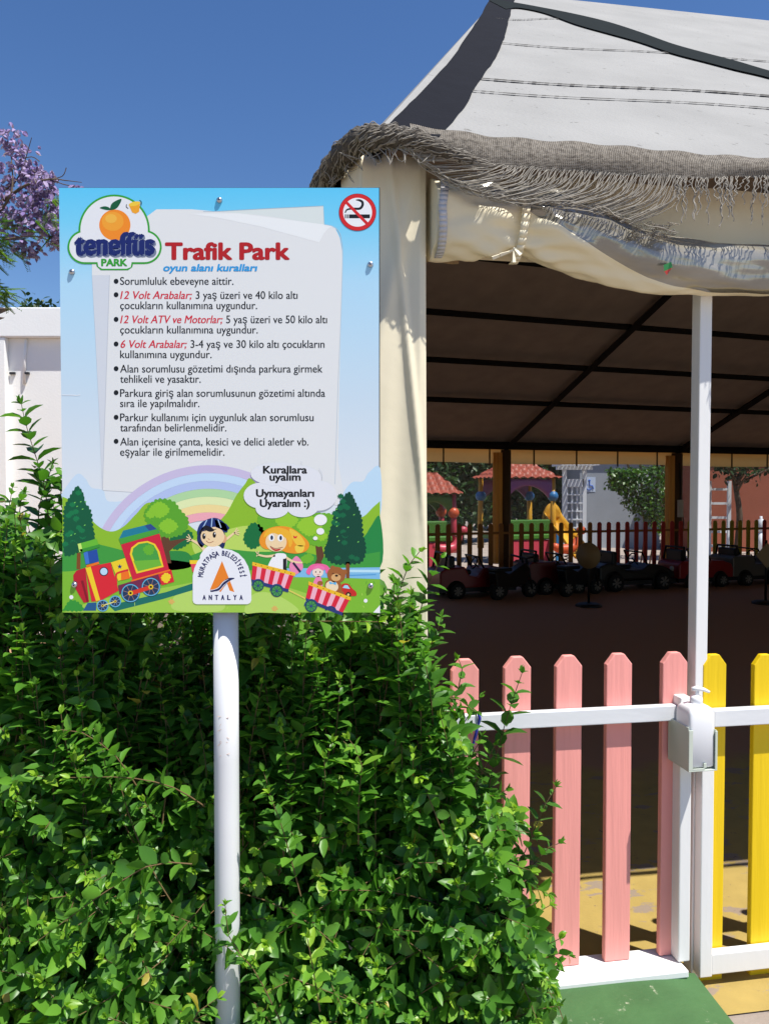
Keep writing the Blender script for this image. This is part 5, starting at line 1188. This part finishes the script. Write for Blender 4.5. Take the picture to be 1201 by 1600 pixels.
def trike(px, label, dk):
    p = R0g - RN*1.55 + RD_*((rear_frame(px,900,1.55)-R0g).dot(RD_)); c = thing('ride_on_motorbike', label, 'toy motorbike', (p.x,p.y,0), RA+0.25, 'ride-on motorbikes'); M_b = mat('bike_body', dk, 0.35)
    q = MB(); q.prism([(x,-.09,z) for x,z in [(-.38,.22),(-.42,.44),(-.30,.47),(-.12,.40),(.08,.50),(.22,.56),(.30,.46),(.24,.24),(0,.18)]], (0,.18,0)); q.build('body', M_b, c, bevel=0.02, clean=True)
    wheel(c, -.30, 0, .14, .10, 7); wheel(c, .36, 0, .14, .09, 7)
    q = MB(); q.tube([(.36,-.06,.14),(.24,-.05,.62)], 0.02, 6); q.tube([(.36,.06,.14),(.24,.05,.62)], 0.02, 6); q.tube([(.20,-.26,.66),(.24,-.06,.63),(.24,.06,.63),(.20,.26,.66)], 0.018, 6); q.build('handlebar', M_blk, c)
    q = MB(); q.box((-.42,-.10,.44),(-.08,.10,.50)); q.build('seat', M_blk, c, bevel=0.02)
trike(800, 'dark ride-on motorbike standing before the left rear post', (22,15,15))
trike(905, 'black ride-on motorbike beside the round paddle sign', (17,18,22))
def paddle(px, pyb, label, shape):
    p = hit(px, pyb, Vector((0,0,0)), Vector((0,0,1))); c = thing('paddle_sign', label, 'sign stand', (p.x,p.y,0), -0.75 if shape == 'round' else 0.1)
    k = p.y/F; M_pl = mat('paddle_face', (140,116,78), 0.6, 0.05, 5)
    q = MB(); q.lathe((0,0,0), [(0.19,0.0),(0.19,0.03),(0.15,0.05),(0.03,0.06)], 20); q.build('base', M_blk, c)
    q = MB(); q.tube([(0,0,.05),(0,0,.95)], 0.018, 8); q.build('pole', M_blk, c)
    zc = CZ - (868-770)*k; q = MB()
    if shape == 'round': q.lathe((0,-0.03,zc), [(0.19,0),(0.19,0.015)], 28, 'Y')
    else: q.prism([(0.17*math.sin(a),-0.03,zc+0.19*math.cos(a)) for a in (0,math.pi/2,math.pi,-math.pi/2)], (0,0.015,0))
    q.build('sign_face', M_pl, c, clean=True)
paddle(919, 948, 'tan round paddle sign on a black stand, turned sideways', 'round')
paddle(1195, 944, 'tan diamond paddle sign on a black stand at the right edge', 'diamond')
q = MB(); p = R0g + RD_*al2 - RN*0.14; z0 = at(1050,808,p.y).z; z1 = at(1050,781,p.y).z
fb = thing('fuse_box', 'small grey fuse box on the right rear post with a dangling cable', 'fuse box', (p.x-0.03,p.y,z0), RA)
q.box((-0.05,-0.04,0),(0.05,0.02,z1-z0)); q.build('case', mat('grey_box', (190,190,185), 0.5), fb, bevel=0.006)
q = MB(); q.tube([(0,0,z1-z0),(0.01,0,z1-z0+0.2),(-0.02,0,z1-z0+0.7)], 0.012, 5); q.tube([(0.06,0,0.1),(0.09,0,-0.1),(0.05,0,-0.5)], 0.01, 5); q.build('cable', M_blk, fb)

# ------------------------------------------------------------------ beyond the rear windows
M_rt = mat('roof_tile', (150,74,54), 0.5, 0.2, 8); M_py = mat('play_yellow', (196,146,36), 0.45); M_pb = mat('play_blue', (44,108,160), 0.4); M_pv = mat('play_purple', (126,76,130), 0.4); M_pp = mat('play_pink', (172,62,78), 0.4); M_pg = mat('play_green', (64,112,44), 0.4); M_por = mat('play_orange', (186,84,50), 0.35)
def tile_roof(w, d, z0, h, over):
    q = MB(); ridge = w*0.42
    def side(a, b, c_, d_):
        a, b, c_, d_ = map(Vector, (a,b,c_,d_)); nn = (b-a).cross(d_-a).normalized(); n = max(6, int((b-a).length/0.21))
        nu = n*8; nv = 24
        def f(u, v):
            p = a.lerp(b,u).lerp(d_.lerp(c_,u), v); Wd_ = (b-a).length*(1-v)+(c_-d_).length*v
            s_ = (u-0.5)*Wd_/0.21; return p + nn*(0.05*abs(math.cos(math.pi*s_))-0.035*((v*4) % 1))
        q.grid(f, nu, nv)
    x, y = w/2+over, d/2+over; rx = max(0.05, ridge/2); ry = 0.05
    T = [(-rx,-ry,z0+h),(rx,-ry,z0+h),(rx,ry,z0+h),(-rx,ry,z0+h)]
    side((-x,-y,z0),(x,-y,z0),T[1],T[0]); side((x,-y,z0),(x,y,z0),T[2],T[1]); side((x,y,z0),(-x,y,z0),T[3],T[2]); side((-x,y,z0),(-x,-y,z0),T[0],T[3]); q.add([Vector(p)+Vector((0,0,.03)) for p in T], [(0,1,2,3)])
    return q
def playhouse(label, px, Y, zt_px, ze_px, w, post_m, arch_m, ball_m, rz, h=0.55):
    X = (px-CX)/F*Y; zt_ = CZ+(770-zt_px)/F*Y; ze_ = CZ+(770-ze_px)/F*Y
    c = thing('playhouse', label, 'playhouse', (X,Y,0), rz); d = w*0.8
    tile_roof(w, d, ze_, zt_-ze_, 0.16).build('roof', M_rt, c)
    for sx in (-1,1):
        for sy in (-1,1):
            q = MB(); x, y = sx*w/2, sy*d/2; q.tube([(x,y,0.3),(x*1.02,y,0.9),(x,y,ze_)], [0.085,0.07,0.06], 8); pp_ = q.build('post', post_m, c)
            q = MB(); q.ball((x,y,ze_-0.42), 0.13, 14); q.build('ball', ball_m, pp_)
    q = MB(); n = 16
    for y in (-d/2, d/2):
        q.grid(lambda u, v: (-w/2+w*u, y, ze_-0.02-(0.16+0.42*abs(2*u-1)**2.2)*(1-v)), 20, 3)
    q.build('arch', arch_m, c, solid=0.07)
    q = MB(); q.box((-w/2-.05,-d/2-.05,.55),(w/2+.05,d/2+.05,.68)); q.box((-w/2,-d/2,.68),(w/2,-d/2+.06,1.02)); q.build('deck', M_pg, c, bevel=0.03)
    q = MB(); q.box((-w/2+.1,-d/2-.02,0),(w/2-.1,-d/2+.04,.54)); q.build('panel', M_pp, c, bevel=0.02)
    return c
playhouse('playhouse with curved tile roof, purple arches and yellow posts seen through the rear window', 806, 18.5, 722, 748, 1.35, M_py, M_pv, M_pb, 0.35)
playhouse('playhouse with tile roof, pink posts and green arch, cut off by the cream corner curtain', 668, 17.5, 740, 772, 0.95, M_pp, M_pg, M_por, 0.3)
# slide
p = at(862, 800, 18.6); c = thing('slide', 'yellow plastic slide beside the playhouse beyond the rear fence', 'slide', (p.x,p.y,0), 0.2)
q = MB(); q.grid(lambda u, v: (0.0+0.06*math.sin(v*3)+ (u-.5)*.42, -1.5*v, 0.98-0.80*v**0.8 + 0.22*(2*u-1)**4), 12, 16); q.build('chute', M_py, c, solid=0.03)
q = MB(); q.grid(lambda u, v: (0.24*math.cos(math.pi*u), 0.0, 0.98+0.42*math.sin(math.pi*u)*v), 16, 3); q.build('hood', M_py, c, solid=0.08)
q = MB(); q.box((-.2,.05,0),(-.14,.12,1.0)); q.box((.14,.05,0),(.2,.12,1.0)); q.build('legs', M_pb, c)
# spring riders / low coloured benches
for px, lab, m1, m2 in ((885,'orange spring rider toy between the slide and the white pergola', M_por, M_py),(700,'red and white spring rider near the left playhouse', M_pp, M_rim)):
    p = at(px, 850, 16.9); c = thing('spring_rider', lab, 'spring rider', (p.x,p.y,0), 0.3); c.scale = (.8,.8,.8)
    q = MB(); q.tube([(0.07*math.cos(k*.8),0.07*math.sin(k*.8),0.02+0.011*k) for k in range(34)], 0.014, 5); q.build('spring', M_blk, c)
    q = MB(); q.tube(spline([(-.42,0,.62),(-.2,0,.52),(.15,0,.55),(.32,0,.78),(.42,0,1.0)], False, 5), [0.05+0.09*math.sin(math.pi*min(1,k/20+.12)) for k in range(21)], 10); q.ball((.45,0,1.02),(.15,.11,.12),12); q.build('body', m1, c)
    q = MB(); q.tube([(.28,-.2,.86),(.28,.2,.86)], 0.02, 6); q.build('handle', m2, c)
# white pergola with lattice
M_pw = mat('pergola_white', (215,220,224), 0.6)
YP = 20.5; p = at(898, 800, YP); per = thing('white_pergola', 'white timber pergola with a lattice panel before the grey wall', 'pergola', (p.x,p.y,0))
def pxm(a): return a/F*YP
zt_ = CZ+(770-734)/F*YP
for x in (-17,14): q = MB(); q.box((pxm(x)-.05,-.05,0),(pxm(x)+.05,.05,zt_)); q.build('post', M_pw, per)
q = MB(); q.box((pxm(-30),-.06,zt_),(pxm(26),.06,zt_+.1)); 
for x in range(-28,27,6): q.box((pxm(x)-.025,-.6,zt_+.1),(pxm(x)+.025,.6,zt_+.18))
q.build('top_beams', M_pw, per)
q = MB()
for k in range(4): x = pxm(-13)+k*pxm(8); q.box((x-.02,-.02,.4),(x+.02,.02,zt_-.28))
for k in range(7): z = .5+k*0.22; q.box((pxm(-15),-.045,z-.02),(pxm(13),-.021,z+.02))
q.box((pxm(-15),-.05,zt_-.45),(pxm(13),.02,zt_-.25)); q.build('lattice', M_pw, per)
# grey wall, terracotta wall
M_gw = mat('grey_wall', (150,156,162), 0.85, 0.08, 2); M_ow = mat('terracotta_wall', (150,84,62), 0.85, 0.1, 2, dirt=(140,80,56), dirt_amt=0.1)
a, b_ = at(905,800,23), at(1030,800,23); gw = thing('grey_building', 'pale grey wall with a small blue mark, behind the white pergola', 'building', ((a.x+b_.x)/2,23,0))
hw2 = (b_.x-a.x)/2; ztw = CZ+(770-700)/F*23
q = MB(); q.box((-hw2,0,0),(hw2,2.5,ztw)); q.build('wall', M_gw, gw)
q = MB(); q.box((-hw2-.15,-.2,ztw+.003),(hw2+.15,2.7,ztw+.2)); q.build('roof', M_gw, gw)
q = MB(); xm = at(921,757,23).x-(a.x+b_.x)/2; zm = CZ+(770-757)/F*23
q.box((xm-.16,-.012,zm-.22),(xm+.16,-.002,zm+.22)); sgn = q.build('sign_plate', mat('plate_pale', (190,204,222), 0.5), gw)
A2 = MB(); A2.lathe((xm-.02,-.02,zm+.12), [(.035,0),(.035,.006)], 10, 'Y'); 
A2.tube([(xm-.02,-.02,zm+.08),(xm-.01,-.02,zm-.03),(xm+.07,-.02,zm-.03),(xm+.1,-.02,zm-.13)], 0.017, 5)
A2.tube([(xm-.03+.09*math.cos(k),-.02,zm-.07+.09*math.sin(k)) for k in (2.2,2.8,3.5,4.2,4.9,5.6)], 0.014, 5); A2.build('wheelchair_mark', mat('mark_blue', (50,100,190), 0.5), sgn)
a, b_ = at(1085,800,21.5), at(1330,800,21.5); ow = thing('terracotta_building', 'terracotta building wall beyond the right rear window', 'building', ((a.x+b_.x)/2,21.5,0)); hw2 = (b_.x-a.x)/2
q = MB(); q.box((-hw2,0,0),(hw2,2.5,3.4)); q.build('wall', M_ow, ow)
q = MB(); q.box((-hw2-.2,-.3,3.403),(hw2+.2,2.8,3.6)); q.build('roof', M_rt, ow)
p = at(1122, 850, 19.5); sh = thing('white_ladder_shelf', 'white open ladder frame standing before the terracotta wall', 'shelf', (p.x,p.y,0))
for x in (-.25,.25): q = MB(); q.box((x-.04,-.04,0),(x+.04,.04,1.95)); q.build('upright', M_pw, sh)
for k in range(5): q = MB(); z = .3+.36*k; q.box((-.209,-.03,z-.03),(.209,.03,z+.03)); q.build('rung', M_pw, sh)
p = at(1188,812,20.6); wt = thing('white_urn', 'small white urn on a stand before the terracotta wall', 'urn', (p.x,p.y,0)); wt.scale = (.7,.7,.8); q = MB(); q.lathe((0,0,0), [(.12,0),(.12,.7),(.05,.72),(.14,.82),(.16,1.0),(.10,1.16),(.05,1.2),(.05,1.28)], 14); q.build('urn_body', M_pw, wt)
# climbing plant over the grey wall, trees and shrubs behind
cl = thing('climbing_plant', 'climbing plant with sunlit leaves hanging in front of the grey wall', 'plant', (at(1000,800,17).x,17,0)); g = np.random.default_rng(3)
P_ = []; 
for i in range(2600):
    u = g.random(); v = g.random(); px = 955+85*u; top_ = 728+30*(1-u)*0.2
    ymax = 770+70*u if u > 0.25 else 760+50*u
    P_.append(at(px+g.normal()*5, top_+(ymax-top_)*v, 17+g.normal()*.25))
P_ = np.array([tuple(p) for p in P_]); n = len(P_)
leaf_mesh('crown', leaf_mat('climber_leaf', [(0.0,(0.012,0.035,0.008)),(0.5,(0.035,0.10,0.015)),(1.0,(0.10,0.22,0.03))], 0.3), P_, g.normal(size=(n,3))+np.array((0,0,-.4)), g.normal(size=(n,3))*.5+np.array((0,0,1)), 0.10*g.uniform(.5,1.2,n), np.ones(n), g.uniform(0.1,0.9,n), cl, tuple(cl.location))
q = MB(); lx = 0
for k in range(4): q.tube(spline([(lx+.2*k,0,0),(lx+.2*k+.1,0,.9),(lx+.15*k-.1,.05,1.7),(lx+.3*k-.3,0,2.3)], False, 4), 0.02, 5)
q.build('trunk', M_bark, cl)
labs = ['grey green shrub mass behind the left playhouse','dark shrub between the two playhouses','tall dark shrub behind the tiled playhouse','dark leafy tree behind the slide','dense tree beyond the climbing plant','wide dark tree shading the terracotta wall','tree behind the right edge of the pavilion']
for i, (px, Y, h, rad, tn) in enumerate([(640,25,3.4,(2.0,1.2,1.6),(.4,.9)),(720,25,3.3,(1.6,1.2,1.6),(.3,.8)),(800,26,3.8,(1.8,1.2,1.9),(.1,.6)),(870,26,3.6,(1.4,1.2,1.8),(.2,.7)),(1010,26,4.2,(1.8,1.2,2.0),(.1,.6)),(1150,18.6,3.6,(1.7,1.0,0.75),(.0,.4)),(1300,24,4.2,(2.4,1.4,2.0),(.1,.6))]):
    x = (px-CX)/F*Y; tree('shrub' if i < 3 else 'leafy_tree', labs[i], 'shrub' if i < 3 else 'tree', x, Y, h, rad, 2600 if i != 5 else 2200, 0.22 if i != 5 else 0.13, 100+i, 0.1, None if i != 5 else 2.75, tn)
# a far belt of trees closing the view
g = np.random.default_rng(8); n = 9000
P_ = np.stack([g.uniform(-22,34,n), g.uniform(33,37,n), g.random(n)**0.8*4.2], 1)
fo = leaf_mesh('far_wood', M_tleaf, P_, g.normal(size=(n,3)), g.normal(size=(n,3))*.5+np.array((0,0,1)), 0.7*g.uniform(.5,1.2,n), np.ones(n), g.uniform(0,0.9,n), None, (0,0,0)); fo['kind'] = 'stuff'; fo['label'] = 'far belt of dark trees beyond the play area'
